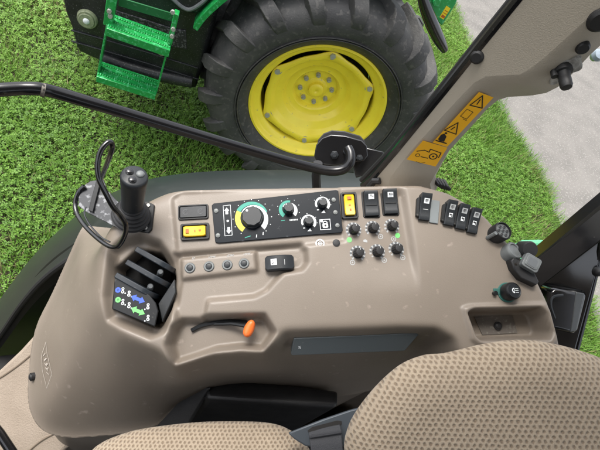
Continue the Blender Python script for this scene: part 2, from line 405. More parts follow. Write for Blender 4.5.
# fuel tank
OUT = -.10
tpx = [(38, -40), (61, -2), (64, 12), (69, 24), (72.5, 36), (75, 47), (78, 52), (92, 58.5), (120, 69), (153, 79.5), (196, 90), (206, 60), (222, 0), (236, -40)]
TF = frame(T(130, 40, OUT), ta, tn); TI = TF.inverted()
loc = lambda p: tuple((TI @ Vector([float(c) for c in p])))
poly = [loc(T(x, y, OUT))[:2] for x, y in tpx]
m = MB(); ctr = V(poly).mean(0)
sh = lambda s: [tuple(ctr+(V(p)-ctr)*s) for p in poly]
m.loft([[(x, y, z) for x, y in sh(s)] for s, z in ((.9, -.75), (.97, -.7), (1, -.6), (1.0, -.07), (.985, -.025), (.955, -.004), (.93, 0))])
tank = m.build('fuel_tank', K['tank'], tractor, TF, smooth=50)
m = MB(); q = [loc(T(x, y, OUT)) for x, y in ((100, 58), (128, 68), (160, 76.5), (192, 83))]
m.tube(spline([(p[0], p[1]+.012, .004) for p in q], 4), .042, 14); m.build('tank_roll', K['tank'], tank, TF)
m = MB(); p = loc(T(87.5, 18.5, OUT)); m.M = Matrix.Translation((p[0], p[1], 0))
m.cyl(.062, -.004, .022, 24, .057).cyl(.046, .022, .032, 20); fc = m.build('filler_cap', K['capmat'], tank, TF, bevel=.003)
m = MB(); m.M = Matrix.Translation((p[0], p[1], 0)); m.dome(.02, .032, .012); m.build('cap_stud', K['white'], tank, TF)
m = MB(); p = loc(T(162, 50.5, OUT)); m.M = Matrix.Translation((p[0], p[1], 0)); m.cyl(.034, -.004, .012, 20).cyl(.02, .012, .02, 16); m.build('drain_cap', K['capmat'], tank, TF, bevel=.002)
m = MB(); q = [loc(T(x, y, OUT)) for x, y in ((116, 10), (176, 29), (186, 30), (187, 49), (172, 46), (120, 28))]; m.prism([(a[0], a[1]) for a in q], -.03, .008)
m.build('dusty_plate', mat('dusty dark plate', (.022, .023, .024), .6, spots=((.12, .12, .122), 90, .52), bump=.6, bscale=150), tank, TF, bevel=.004)
m = MB()
for y0 in (30, 41): m.tube([V([*loc(T(x, y, OUT))[:2], .001]) for x, y in ((71.5, y0), (110, y0+11), (150, y0+23), (198, y0+38))], .006, 6)
m.build('tank_seam', K['tank'], tank, TF)
# body above the tank: dark cab corner with a window and the green fender edge
m = MB(); q = [loc(T(x, y, OUT)) for x, y in ((150, -14), (178, 1), (190, 10), (200, 10), (216, -8), (260, -50), (190, -60))]
m.prism([(a[0], a[1]) for a in q], -.6, .05); cabp = m.build('cab_corner', K['tank'], tractor, TF, bevel=.02)
m = MB(); q = [loc(T(x, y, OUT)) for x, y in ((172, -8), (183, 2), (192, 4.5), (204, -3), (212, -12))]
m.tube(spline([(a[0], a[1], .055) for a in q], 5), .012, 8); m.build('window_rim', K['greyplast'], cabp, TF)
def ribbon_solid(front, depth, thick, name, m_, parent, F, **k):
    mm = MB(); n = len(front); 
    L0 = front; C_ = V(front).mean(0)
    inner = []
    for i in range(n):
        t = unit(V(front[min(i+1, n-1)])-V(front[max(i-1, 0)])); inner.append(tuple(V(front[i])+V([-t[1], t[0]])*-thick))
    for i in range(n-1):
        a, b, c, d = front[i], front[i+1], inner[i+1], inner[i]
        mm.add([(*a, 0), (*b, 0), (*c, 0), (*d, 0), (*a, -depth), (*b, -depth), (*c, -depth), (*d, -depth)], [(0, 1, 2, 3), (4, 7, 6, 5), (0, 4, 5, 1), (2, 6, 7, 3)] + ([(0, 3, 7, 4)] if i == 0 else []) + ([(1, 5, 6, 2)] if i == n-2 else []))
    return mm.build(name, m_, parent, F, **k)
WI = WMX.inverted()
wl = lambda x, y, o: tuple(WI @ Vector([float(c) for c in T(x, y, o)]))
fp = spline([V(wl(x, y, .02)[:2]) for x, y in ((193, 28), (201, 17), (211, 7), (224, -4), (245, -18), (290, -40), (350, -46), (400, -30), (416, -8))], 5)
fnd = ribbon_solid([tuple(p) for p in fp], .55, .03, 'rear_fender', K['jdgreen'], tractor, Matrix(WMX) @ Matrix.Translation((0, 0, .02)), smooth=40)
# green bracket with label and black lamp flap behind the wheel
OB = .12; BF = frame(T(440, 8, OB), ta, tn); BI = BF.inverted(); bl = lambda x, y: tuple(BI @ Vector([float(c) for c in T(x, y, OB)]))[:2]
m = MB(); m.prism([bl(*p) for p in ((424, -12), (462, -14), (456, 4), (450, 14), (442, 26), (438, 22), (430, 8))], -.03, 0)
br = m.build('lamp_bracket', K['jdgreen'], tractor, BF, bevel=.006)
m = MB(); m.flat([bl(*p) for p in ((439.5, 17), (446.5, 5.5), (450.5, 8.5), (443.5, 19.5))], .001); m.build('bracket_label', K['jdlabel'], br, BF)
m = MB(); m.flat([bl(*p) for p in ((440.8, 16.6), (442.2, 14.2), (445.4, 16.2), (444, 18.4))], .0014); m.line([bl(443.6, 12.5), bl(446.6, 14.4)], .004, .0014); m.line([bl(445, 10.2), bl(448, 12.1)], .004, .0014); m.build('label_print', K['red'], br, BF)
m = MB(); c_ = bl(436, 1); m.M = Matrix.Translation((c_[0], c_[1], 0)); m.cyl(.022, 0, .02, 16); m.build('bracket_bolt', K['jdgreen'], br, BF, bevel=.003)
m = MB(); mid = [bl(*p) for p in ((419, -14), (423, 0), (428, 14), (434, 28), (439, 38), (443, 46))]
mm_ = spline([V([*p, .05]) for p in mid], 4); m.tube(mm_, [.012+.026*math.sin(math.pi*min(1, (i+2)/(len(mm_)+2)))**.6 for i in range(len(mm_))], 14)
m.build('lamp_flap', K['gloss'], tractor, BF, smooth=60)
# steps
OS = .06; SF = frame(T(130, 50, OS), ta, tn); SI = SF.inverted(); sl = lambda x, y, z=0: V([*tuple(SI @ Vector([float(c) for c in T(x, y, OS)]))[:2], z])
def flatbar(m, a, b, w_, t_):                     # a bar from a to b, w_ wide across, t_ deep
    a = V(a); b = V(b); d = unit(b-a); s = unit(np.cross([0, 0, 1.], d)); u = np.cross(d, s)
    m.loft([[p+s*w_/2*i+u*t_/2*j for i, j in ((-1, -1), (1, -1), (1, 1), (-1, 1))] for p in (a, b)]); return m
steps = None
m = MB(); flatbar(m, sl(113, -6), sl(108.5, 24), .052, .05)
steps = m.build('step_ladder', K['jdgreen'], tractor, SF, bevel=.004)
m = MB(); flatbar(m, sl(108.5, 22), sl(98.5, 74, 0), .012, .07); m.build('side_rail', K['jdgreen'], steps, SF, bevel=.003)
m = MB(); flatbar(m, sl(177, 12), sl(170, 42), .030, .055); m.build('hanger', K['jdgreen'], steps, SF, bevel=.004)
m = MB(); flatbar(m, sl(170, 40), sl(156.5, 91, 0), .012, .07); m.build('side_rail', K['jdgreen'], steps, SF, bevel=.003)
for a, b, w_ in (((109, 24.5), (171, 46.5), .052), ((99, 71.5), (157, 90), .045)):
    m = MB(); pa, pb = sl(*a), sl(*b); flatbar(m, pa, pb, w_, .16)
    for k in range(26):                           # tread nubs
        t = (k+.5)/26
        for j in (-1, 0, 1):
            p = pa+(pb-pa)*t; m.box((p[0], p[1]+w_/2+.002+j*0, p[2]+j*.05), (.010, .008, .018))
    m.build('tread', K['jdgreen'], steps, SF, bevel=.003)
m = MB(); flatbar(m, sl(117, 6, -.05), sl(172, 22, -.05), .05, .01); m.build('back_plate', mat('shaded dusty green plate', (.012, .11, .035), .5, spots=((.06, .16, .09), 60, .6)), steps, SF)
for x, y in ((110.5, 8), (111.5, 13), (174, 26), (172.8, 33), (173.5, 9)):
    m = MB(); p = sl(x, y); m.M = Matrix.Translation((p[0], p[1], .03)); m.cyl(.013, -.004, .012, 6); m.build('step_bolt', K['screw'], steps, SF)

# ------------------------------------------------------------------ own tractor: rear fender outside the window
def YP(x, y, Y): return PPl(x, y, V([0, Y, 0]), V([0, 1., 0]))
far = [YP(x, y, .80) for x, y in ((-40, 352), (0, 299), (28, 262), (55, 234), (82, 212), (112, 193), (150, 179), (200, 172), (260, 170), (320, 171), (395, 176))]
near = [YP(x, y, .56) for x, y in ((-40, 392), (0, 336), (22, 304), (45, 278), (72, 258), (98, 245), (140, 230), (190, 222), (250, 219), (320, 221), (395, 228))]
far = spline(far, 4); near = spline(near, 4)
fender = thing('rear_fender', (*near[6][:2], near[6][2]-.3), 'dark green rear fender curving down outside the cab console', 'fender')
m = MB()
loops = []
for a, b in zip(near, far):
    dn = unit(b-a); up = V([0, 0, 1.])
    loops.append([a+dn*.0-up*.012, a+up*.004, a+(b-a)*.25+up*.016, a+(b-a)*.5+up*.022, a+(b-a)*.8+up*.014, b-up*0, b-up*.05, b-up*.05-dn*.02, a+(b-a)*.5-up*.01, a+dn*.02-up*.03])
m.loft(loops); m.build('fender_top', K['fender'], fender, smooth=50)
m = MB(); m.tube([p+V([0, -.002, .004]) for p in near], .007, 8); m.build('edge_seal', K['rubber'], fender)
m = MB(); m.loft([[p+V([0, .006, -.012]), p+V([0, -.004, -.06]), p+V([.01, .05, -.075]), p+V([.02, .06, -.5]), p+V([.02, .1, -.5]), p+V([0, .05, -.02])] for p in near]); m.build('side_wall', K['fenderin'], fender, smooth=30)
bp_ = [P(x, y, .95) for x, y in ((508, 247), (522, 240), (544, 239.5), (556, 249), (548, 264), (514, 264))]
m = MB(); nn = unit(CAM-P(533, 250, .95)); m.loft([[p for p in bp_], [p-nn*.06 for p in bp_]])
m.build('green_corner', mat('pale mint paint', (.10, .38, .20), .4), fender, bevel=.008)

# ------------------------------------------------------------------ console
OC = P(300, 260, .65); nc = unit(MW @ V([.05, .25, -.97])); CF = frame(OC, Rv, nc); CI = CF.inverted()
CFm = V(CF)[:3, :3]
def uv(x, y, h=0):
    p = PPl(x, y, OC+nc*h, nc); q = CFm.T @ (p-OC); return V([q[0], q[1]])
KPX = .65/f                                       # metres per photo pixel on the console top
def poly_uv(pts, h=0): return V([uv(x, y, h) for x, y in pts])
def sdf(px_, py_, poly):                          # signed distance, negative inside
    d = np.full(px_.shape, 1e9); inside = np.zeros(px_.shape, bool); n = len(poly)
    for i in range(n):
        a, b = poly[i], poly[(i+1) % n]; e = b-a; wx = px_-a[0]; wy = py_-a[1]
        t = np.clip((wx*e[0]+wy*e[1])/max(e @ e, 1e-12), 0, 1); d = np.minimum(d, (wx-e[0]*t)**2+(wy-e[1]*t)**2)
        c = (a[1] > py_) != (b[1] > py_)
        if abs(e[1]) > 1e-12: inside ^= c & (px_ < e[0]*(py_-a[1])/e[1]+a[0])
    d = np.sqrt(d); return np.where(inside, -d, d)
def sm(t): t = np.clip(t, 0, 1); return t*t*(3-2*t)
def blur(h, sig, g):
    r = int(3*sig/g)+1; k = np.exp(-.5*(np.arange(-r, r+1)*g/sig)**2); k /= k.sum()
    p = np.pad(h, ((r, r), (0, 0)), 'edge'); h = sum(k[i]*p[i:i+h.shape[0]] for i in range(2*r+1))
    p = np.pad(h, ((0, 0), (r, r)), 'edge'); return sum(k[i]*p[:, i:i+h.shape[1]] for i in range(2*r+1))
HB = .27
T_px = [(106, 216), (120, 203), (150, 190), (166, 186), (300, 183), (420, 181), (450, 189), (470, 200), (489, 214), (510, 239), (536, 268), (553, 303), (566, 350), (580, 440), (490, 440), (462, 360), (455, 340), (438, 329), (400, 327), (284, 331), (275, 342), (262, 352), (205, 354), (172, 364), (158, 350), (118, 334), (98, 300), (96, 250)]
B_px = [(96, 190)]
Tuv = poly_uv(T_px)
Bn = [uv(x, y, -HB) for x, y in ((84, 226), (73, 252), (55, 292), (37, 330), (30, 378), (31, 408), (42, 428), (62, 436), (92, 436), (150, 428), (190, 404), (250, 388), (340, 396), (400, 378), (424, 360), (455, 362), (490, 445))]
Bf = [Tuv[13]+V([.012, -.03])] + [Tuv[i]+V([.012, .004]) for i in (12, 11, 10, 9, 8)] + [Tuv[i]+V([0, .012]) for i in (7, 6, 5, 4, 3)] + [Tuv[2]+V([-.008, .012]), Tuv[1]+V([-.012, .012])]
Buv = V(spline(Bn, 5)+Bf)
g = .0021
u0, u1 = min(Tuv[:, 0].min(), Buv[:, 0].min())-.02, Tuv[:, 0].max()+.03; v0, v1 = Buv[:, 1].min()-.02, Buv[:, 1].max()+.02
US, VS = np.meshgrid(np.arange(u0, u1, g), np.arange(v0, v1, g))
dT = sdf(US, VS, Tuv); dB = sdf(US, VS, Buv)
s_ = np.clip(dT, 0, None)/(np.clip(dT, 0, None)+np.clip(-dB, 1e-4, None))
H = -HB*np.where(dB < 0, np.clip(s_, 0, 1), 1)
H = np.where(dT <= 0, 0, H)
wl_ = sm((uv(190, 250)[0]-US)/.14)                # the nose at the left is rounder
H = blur(H, .0045, g)*(1-wl_)+blur(H, .014, g)*wl_
def carve(pts, depth, wdt, h=0, floor=None):
    global H
    d = sdf(US, VS, poly_uv(pts, h)); k = sm(.5-d/wdt)
    H = H-depth*k if floor is None else H*(1-k)+np.minimum(H, floor)*k
H0 = H.copy()
carve([(172, 198), (181, 192), (339, 184), (346, 240), (300, 246), (184, 256), (177, 250)], .004, .005)
carve([(174, 254), (301, 244), (306, 250), (307, 262), (302, 269), (283, 272), (274, 281), (266, 290), (254, 296), (207, 300), (203, 320), (176, 324), (172, 300), (177, 280)], .013, .008)
uc, ua = uv(411, 215)[0], uv(315, 215)[0]
crx = uc+(uv(411, 215)[1]-VS)*.10
tt = np.clip((US-ua)/(crx-ua), 0, 1); fade = sm((VS-uv(380, 296)[1])/.075)*sm((uv(400, 184)[1]-VS)/.02)
H = H-.0085*tt*sm((crx-US)/.011)*fade
carve([(180, 258), (255, 250), (257, 270), (181, 279)], -.008, .003)
carve([(180, 320), (200, 320), (203, 317), (264, 316), (274, 332), (262, 349), (240, 347), (214, 350), (188, 359), (172, 364), (167, 345), (172, 328)], 0, .010, floor=-.034)
carve([(462, 308), (470, 305.5), (545, 303), (550, 312), (557, 340), (552, 346), (478, 345), (471, 340)], -.005, .0035)
carve([(469, 313), (474, 310.5), (539, 309), (544, 314), (550, 332), (547, 338), (481, 339), (477, 335)], .045, .005)
carve([(110, 250), (122, 241), (140, 236), (158, 243), (172, 262), (177, 280), (174, 300), (163, 330), (150, 336), (105, 318), (103, 296)], .022, .016)
carve([(113, 266), (134, 247), (157, 252), (171, 275), (167, 308), (155, 327), (113, 308)], .05, .005)
carve([(288, 336), (300, 334), (418, 332), (421, 336), (407, 355), (288, 358)], .0, .004)
H = blur(H, .0016, g)
keep = dB < g*.9
gy_, gx_ = np.gradient(dB, g); gl_ = np.sqrt(gx_**2+gy_**2)+1e-9; mv = np.where(dB > -.75*g, dB, 0)
US2, VS2 = US-gx_/gl_*mv, VS-gy_/gl_*mv
ny, nx = US.shape
idx = -np.ones(US.shape, int); idx[keep] = np.arange(keep.sum())
cv = np.stack([US2[keep], VS2[keep], H[keep]], 1).astype(np.float32)
a, b, c, d = idx[:-1, :-1], idx[:-1, 1:], idx[1:, 1:], idx[1:, :-1]
okf = (a >= 0) & (b >= 0) & (c >= 0) & (d >= 0)
cf = np.stack([a[okf], b[okf], c[okf], d[okf]], 1)
me = bpy.data.meshes.new('console_shell'); me.from_pydata(cv.tolist(), [], cf.tolist()); me.update()
cbase = uv(300, 260); console = thing('control_console', OC-V([0, 0, .5]), 'beige moulded armrest console with dials, switches and joystick', 'control console')
shell = link(me, 'console_shell', K['beige'], console, CF, smooth=180, fix=False)
# skirt down to the cab floor, inside the foot of the shell
m = MB(); bb = [CF @ Vector((*map(float, p), -HB+.005)) for p in Buv]
cc = sum(bb, Vector())/len(bb)
m.loft([[p+(cc-p)*.04 for p in bb], [Vector((p.x+(cc.x-p.x)*.12, p.y+(cc.y-p.y)*.12, 1.2)) for p in bb]], caps=False); m.build('console_base', K['beige'], console)
def hat(x, y):                                    # height of the console skin at a photo position
    h = 0.
    for _ in range(6):
        q = uv(x, y, h); i = int(np.clip((q[1]-v0)/g, 0, ny-1)); j = int(np.clip((q[0]-u0)/g, 0, nx-1)); h = float(H[i, j])
    return h
def S(x, y, off=0, rot=0, h=None, tilt=None):     # frame standing on the console skin; rot in degrees counter-clockwise
    h = hat(x, y) if h is None else h; q = uv(x, y, h)
    return CF @ Matrix.Translation((float(q[0]), float(q[1]), h+off)) @ Matrix.Rotation(math.radians(rot), 4, 'Z')
k = KPX
def L2(F, x, y, h):                               # photo position in the plane of frame F
    q = uv(x, y, h); p = F.inverted() @ (CF @ Vector((float(q[0]), float(q[1]), h))); return (p.x, p.y)

# --- black dial panel
hp = hat(290, 246); PH = -.004+.0035; 
PF = S(277, 216, 0, 4.5, h=-.004)
ph = -.004
pc = [L2(PF, x, y, ph) for x, y in ((212, 206), (214, 204), (336, 190.5), (338, 191.5), (342.5, 231), (341, 233), (219, 243.5), (215.5, 242.5))]
m = MB(); m.prism(pc, 0, .0032); panel = m.build('dial_panel', K['panel'], console, PF, bevel=.0006)
zt = .0035
def on(x, y): return L2(PF, x, y, ph)
def sub(mb, name, m_, par=None, F=None, **kw): return mb.build(name, m_, par or panel, F or PF, **kw)
for x, y in ((216.5, 211.5), (218.3, 236), (333.3, 200.5), (335, 213), (337, 226)):
    m = MB(); m.M = Matrix.Translation((*on(x, y), zt)); m.cyl(.0033, 0, .0012, 16).dome(.0028, .0012, .0006); m.box((0, 0, .0018), (.0036, .0007, .0004)); sub(m, 'panel_screw', K['panelscrew'])
# slider legend
m = MB(); c0 = on(227.5, 221); m.line([on(223.4, 206.5), on(230.6, 205.6), on(232.4, 235.6), on(225.2, 236.4)], .0006, zt, True)
for cx_, cy_, sg in ((227, 212, 1), (229, 230.5, -1)):
    c = V(on(cx_, cy_)); m.flat([c+V(p)*V([1, sg])*.001 for p in ((-2, -4.5), (2, -4.5), (2, 1), (3.8, 1), (0, 6), (-3.8, 1), (-2, 1))], zt+.00005)
m.disc(.0018, zt, on(228, 221.5)); m.build('arrow_print', K['white'], panel, PF, smooth=0)
def dial(x, y, rk, hk, name='dial_knob'):
    c = on(x, y); m = MB(); m.M = Matrix.Translation((*c, zt)); n = 36
    lo = lambda r, z, s=.035: [(r*(1+s*math.cos(9*2*math.pi*i/n))*math.cos(2*math.pi*i/n), r*(1+s*math.cos(9*2*math.pi*i/n))*math.sin(2*math.pi*i/n), z) for i in range(n)]
    m.loft([lo(rk*1.06, 0, 0), lo(rk*1.06, .002, 0), lo(rk, .0025), lo(rk*.96, hk*.85), lo(rk*.88, hk), lo(rk*.5, hk*1.0, 0)])
    o = m.build(name, K['charcoal'], panel, PF, smooth=30); m = MB(); m.M = Matrix.Translation((*c, zt+hk+.0003)); m.disc(rk*.11, 0, (-rk*.45, rk*.55)); m.build('pointer_print', K['white'], panel, PF, smooth=0); return c
c = dial(252.5, 218.5, 10.6*k, .012)
m = MB(); m.arc(12.2*k, 17.6*k, 232, 150, zt, c=c); m.build('scale_print', K['lime'], panel, PF, smooth=0)
m = MB(); m.arc(13.6*k, 18.2*k, 149.5, 20, zt, c=c, r0e=14.6*k, r1e=16.5*k); m.build('scale_print', K['teal'], panel, PF, smooth=0)
m = MB(); m.arc(12.0*k, 12.6*k, 149.5, 60, zt+.0001, c=c, r0e=11.9*k, r1e=14*k); m.arc(11.9*k, 14*k, 60, -48, zt+.0001, c=c, r0e=12*k, r1e=17.4*k); m.build('scale_print', K['white'], panel, PF, smooth=0)
m = MB()
for a_ in (232, 205, 180, 157, 134, 112, 90, 68, 45, 22, 0, -24, -48):
    r_ = 19.6*k; m.disc(.0007, zt, (c[0]+r_*math.cos(math.radians(a_)), c[1]+r_*math.sin(math.radians(a_))), 8)
for px_ in ((256.5, 236.5, 3.2), (263, 234, 2.0)):
    q = V(on(*px_[:2])); m.flat([q+V(p)*k*.5 for p in ((-1, -3), (1, -3), (1.6, 3), (.2, 3))], zt)
q = V(on(248, 237.5)); m.build('tick_print', K['white'], panel, PF, smooth=0)
m = MB(); m.flat([q+V(p)*k for p in ((-3, -1), (-.5, -.4), (3, .6), (2.8, 1.2), (-.5, .5), (-3, -.2))], zt); m.build('symbol_print', K['teal'], panel, PF, smooth=0)
c = dial(288.5, 210, 5.2*k, .014)
m = MB(); m.arc(6*k, 10.2*k, 232, 75, zt, c=c, r0e=7.6*k, r1e=9.6*k); m.build('scale_print', K['teal'], panel, PF, smooth=0)
m = MB(); m.arc(6.0*k, 6.6*k, 150, 60, zt+.0001, c=c, r1e=7.4*k); m.arc(6*k, 7.4*k, 60, -50, zt+.0001, c=c, r1e=10.2*k)
for a_ in (205, 160, 125, 90, 55, 20, -20):
    r_ = 11.6*k; m.disc(.0006, zt, (c[0]+r_*math.cos(math.radians(a_)), c[1]+r_*math.sin(math.radians(a_))), 8)
q = V(on(291, 220.6))
for i in range(6): m.flat([q+V([i*1.5*k-.0015, 0])+V(p)*k for p in ((-.4, -.8), (.4, -.8), (.5, .7), (-.5, .7))], zt)
m.build('scale_print', K['white'], panel, PF, smooth=0)
m = MB(); q = V(on(283, 221)); m.flat([q+V(p)*k for p in ((-2, -.5), (2, -.3), (2, .4), (-2, .2))], zt); m.build('symbol_print', K['teal'], panel, PF, smooth=0)
for x, y in ((322, 204.5), (308.3, 222.5)):
    c = dial(x, y, 4.5*k, .013)
    m = MB(); m.arc(5.6*k, 7.4*k, 205, 60, zt, c=c, r0e=5.6*k, r1e=7.8*k); m.arc(5.6*k, 7.8*k, 60, -45, zt, c=c, r1e=8.4*k)
    for a_ in (150, 95, 30, -10):
        r_ = 9*k; m.disc(.0006, zt, (c[0]+r_*math.cos(math.radians(a_)), c[1]+r_*math.sin(math.radians(a_))), 8)
    q = V(c)+V([.3*k, -8.4*k])
    m.flat([q+V(p)*k for p in ((-2.2, -1.4), (2.2, -1.4), (1.6, -.2), (.9, 1.6), (-.4, .4))], zt)
    m.flat([q+V([-5.2*k, 2.2*k])+V(p)*k for p in ((-1, -.5), (1, -.5), (1, .5), (-1, .5))], zt)
    m.build('scale_print', K['white'], panel, PF, smooth=0)
m = MB(); c = V(on(325, 225)); m.line([c+V(p)*k for p in ((-5.3, -5.3), (5.3, -5.3), (5.3, 5.3), (-5.3, 5.3))], .0008, zt, True)
m.flat([c+V(p)*k for p in rrect(5.6, 4.6, 1, 3, 0, -1.2)], zt); m.arc(1.7*k, 2.6*k, 0, 180, zt, c=(c[0], c[1]+1.2*k)); m.disc(1.4*k, zt, tuple(c+V([-3.4, 4.0])*k)); m.build('lock_print', K['white'], panel, PF, smooth=0)
m = MB(); m.disc(1.1*k, zt+.0002, tuple(c+V([0, -1.2])*k)); m.build('keyhole_print', K['ink'], panel, PF, smooth=0)

# --- switches
def rocker(name, F, w_, l_, hi, lo, m_, prints=(), base=True, par=None):
    """saddle topped rocker, x across, y along, pressed at the -y end"""
    m = MB(); n = 12; loops = []
    for i in range(n+1):
        t = i/n; y = (t-.5)*l_; z = lo+(hi-lo)*(t**1.6)+.0022*(2*t-1)**2
        if i in (0, n): z -= .0016
        loops.append([(-w_/2, y, -.002), (-w_/2, y, z-.001), (-w_/2+.0012, y, z), (w_/2-.0012, y, z), (w_/2, y, z-.001), (w_/2, y, -.002)])
    m.loft(loops); o = m.build(name, m_, par or console, F, smooth=28)
    def zf(y): t = y/l_+.5; return lo+(hi-lo)*(max(t, 0)**1.6)+.0022*(2*t-1)**2+.0006
    for nm, col_, polys in prints:
        m = MB()
        for pl in polys: m.add([(x, y, zf(y)) for x, y in pl], [tuple(range(len(pl)))])
        m.build(nm, col_, o, F, smooth=0)
    return o
R_ = lambda cx, cy, w_, h_: [(cx-w_/2, cy-h_/2), (cx+w_/2, cy-h_/2), (cx+w_/2, cy+h_/2), (cx-w_/2, cy+h_/2)]
def bezel(F, w_, l_, hh=.004, m_=None, inner=.0022):
    m = MB(); o_ = rrect(w_, l_, .003); i_ = rrect(w_-2*inner, l_-2*inner, .002)
    m.loft([[(x, y, -.004) for x, y in o_], [(x, y, hh) for x, y in o_], [(x, y, hh) for x, y in i_], [(x, y, -.004) for x, y in i_]], caps=False)
    m.loft([[(x, y, -.0045) for x, y in i_], [(x, y, .0005) for x, y in i_]])
    return m.build('switch_bezel', m_ or K['black'], console, F, bevel=.0005)
# two upright rockers and their sockets
for i, (x, y) in enumerate(((370.5, 204.5), (389.5, 202.5))):
    F = S(x, y, 0, 3); bezel(F, 18*k, 29*k, .002)
    pr = [('icon_print', K['white'], [R_(0, .0098, .0088, .0078)])]
    ick = [R_(-.0012, .0105, .0014, .003), R_(.0014, .0092, .003, .0012)] if i == 0 else [R_(0, .0108, .006, .0012), R_(0, .0085, .006, .0012), R_(-.0022, .0097, .0012, .003)]
    o = rocker('rocker_switch', F, 14.5*k, 26*k, .011, .0055, K['charcoal'], pr+[('icon_ink', K['ink'], [])])
    m = MB()
    for pl in ick: m.add([(a_, b_, .0136+(b_-.0098)*.30) for a_, b_ in pl], [(0, 1, 2, 3)])
    m.build('icon_ink', K['ink'], o, F, smooth=0)
    m = MB(); m.box((0, -.003, .0078), (.017, .0008, .0008)); m.build('rocker_ridge', K['black'], o, F)
# yellow rockers in black sockets
def yellow(x, y, rot):
    F = S(x, y, 0, rot); bz = bezel(F, 17*k, 28.5*k, .0045, inner=.0030)
    m = MB(); n = 10; loops = []
    w_, l_ = 10.5*k, 21.5*k
    for i in range(n+1):
        t = i/n; yy = (t-.5)*l_; z = .0065+.0018*(2*t-1)**2; ww = w_/2-(.001 if i in (0, n) else 0)
        loops.append([(-ww, yy, 0), (-ww, yy, z-.001), (-ww+.001, yy, z), (ww-.001, yy, z), (ww, yy, z-.001), (ww, yy, 0)])
    m.loft(loops); o = m.build('yellow_rocker', K['yellow'], console, F, smooth=30)
    m = MB()
    m.add([(a_, b_, .0088) for a_, b_ in R_(0, .0105, .0062, .0046)], [(0, 1, 2, 3)])
    m.add([(a_, b_, .0072) for a_, b_ in R_(0, -.0005, .0036, .0016)], [(0, 1, 2, 3)])
    m.add([(a_, b_, .0077) for a_, b_ in R_(.0006, -.008, .0026, .0034)], [(0, 1, 2, 3)])
    m.build('icon_print', K['red'], o, F, smooth=0)
yellow(349, 206, 3); yellow(195.3, 232, 94)
F = S(193.5, 212.3, 0, 4); bezel(F, 30.5*k, 15.5*k, .0028)
m = MB(); m.prism(rrect(26.5*k, 11.5*k, .002), 0, .0034); bk = m.build('blank_switch', K['charcoal'], console, F, bevel=.0006)
m = MB()
for cx_ in (-7.5*k, 7.5*k):
    m.arc(2.2*k, 2.9*k, 40, 320, .0037, c=(cx_, 0)); m.line([(cx_-3*k, -2*k), (cx_+2.5*k, 2.5*k)], .0006, .0037)
m.build('icon_print', mat('faint grey print', (.06, .065, .07), .5), bk, F, smooth=0)
# strip of four push buttons
for i, (x, y) in enumerate(((190, 268), (209, 266.5), (227.3, 265), (244, 263.5))):
    F = S(x, y, .0002, 0)
    m = MB(); m.lathe([(3.2*k, -.002), (3.3*k, .0018), (4.6*k, .0018), (5.3*k, .0004), (5.4*k, -.002)], 28); pb = m.build('push_button', K['greyplast'], console, F)
    m = MB(); m.cyl(3.3*k, -.003, .0012, 20).dome(3.2*k, .0012, .001); m.build('button_cap', K['charcoal'], pb, F)
    F2 = S(x+2.5, y-9.6, .0004, 6)
    m = MB(); px0 = -.004 if i else 0
    for j in range(5 if i else 2):
        m.line([(px0+j*.0021, -.0012), (px0+j*.0021+.0004, .0012)], .0005, 0); m.line([(px0+j*.0021+.0001, .0012 if j % 2 else -.0010), (px0+j*.0021+.0014, .0010 if j % 3 else -.0012)], .0005, .00002)
    m.build('legend_print', K['dimwhite'], pb, F2, smooth=0)
# horizontal rocker on the shelf
F = S(279.5, 264, .002, 94)
def shelf_rocker():
    m = MB(); n = 14; loops = []; w_, l_ = 15*k, 29*k
    for i in range(n+1):
        t = i/n; y = (t-.5)*l_; z = .015-.0065*abs(2*t-1)**2.2; ww = w_/2*(.72 if i in (0, n) else 1)
        loops.append([(-ww, y, -.004), (-ww, y, z-.002), (-ww+.002, y, z), (ww-.0015, y, z), (ww, y, z-.0015), (ww, y, -.004)])
    m.loft(loops); o = m.build('rocker_switch', K['charcoal'], console, F, smooth=32)
    zf = lambda y: .015-.0065*abs(2*y/l_)**2.2+.0006
    m = MB(); pl = R_(.001, .0085, .009, .009); m.add([(a_, b_, zf(b_)) for a_, b_ in pl], [(0, 1, 2, 3)]); m.build('icon_print', K['white'], o, F, smooth=0)
    m = MB(); m.line([(-.0015, .0065), (.0035, .0105)], .0008, .0143); m.line([(-.0015, .0105), (.0035, .0065)], .0008, .0145); m.line([(-.002, .0052), (-.002, .0118)], .0006, .0146); m.build('icon_ink', K['ink'], o, F, smooth=0)
    m = MB(); pl = R_(0, -.0075, .008, .0008); m.add([(a_, b_, zf(b_)) for a_, b_ in pl], [(0, 1, 2, 3)]); m.build('line_print', K['dimwhite'], o, F, smooth=0)
shelf_rocker()
# round symbol and plug
F = S(320, 243.5, .0004, 0); m = MB(); m.arc(3.4*k, 4.6*k, 0, 360, 0); m.arc(1.4*k, 2.1*k, 30, 330, 0); m.line([(-2.4*k, 0), (2.4*k, 0)], .0006, .00005); m.build('symbol_print', K['white'], console, F, smooth=0)
F = S(336.3, 243, 0, 0); m = MB(); m.cyl(3.8*k, -.001, .0012, 20).dome(3.4*k, .0012, .0006); m.build('round_plug', K['rubber'], console, F)
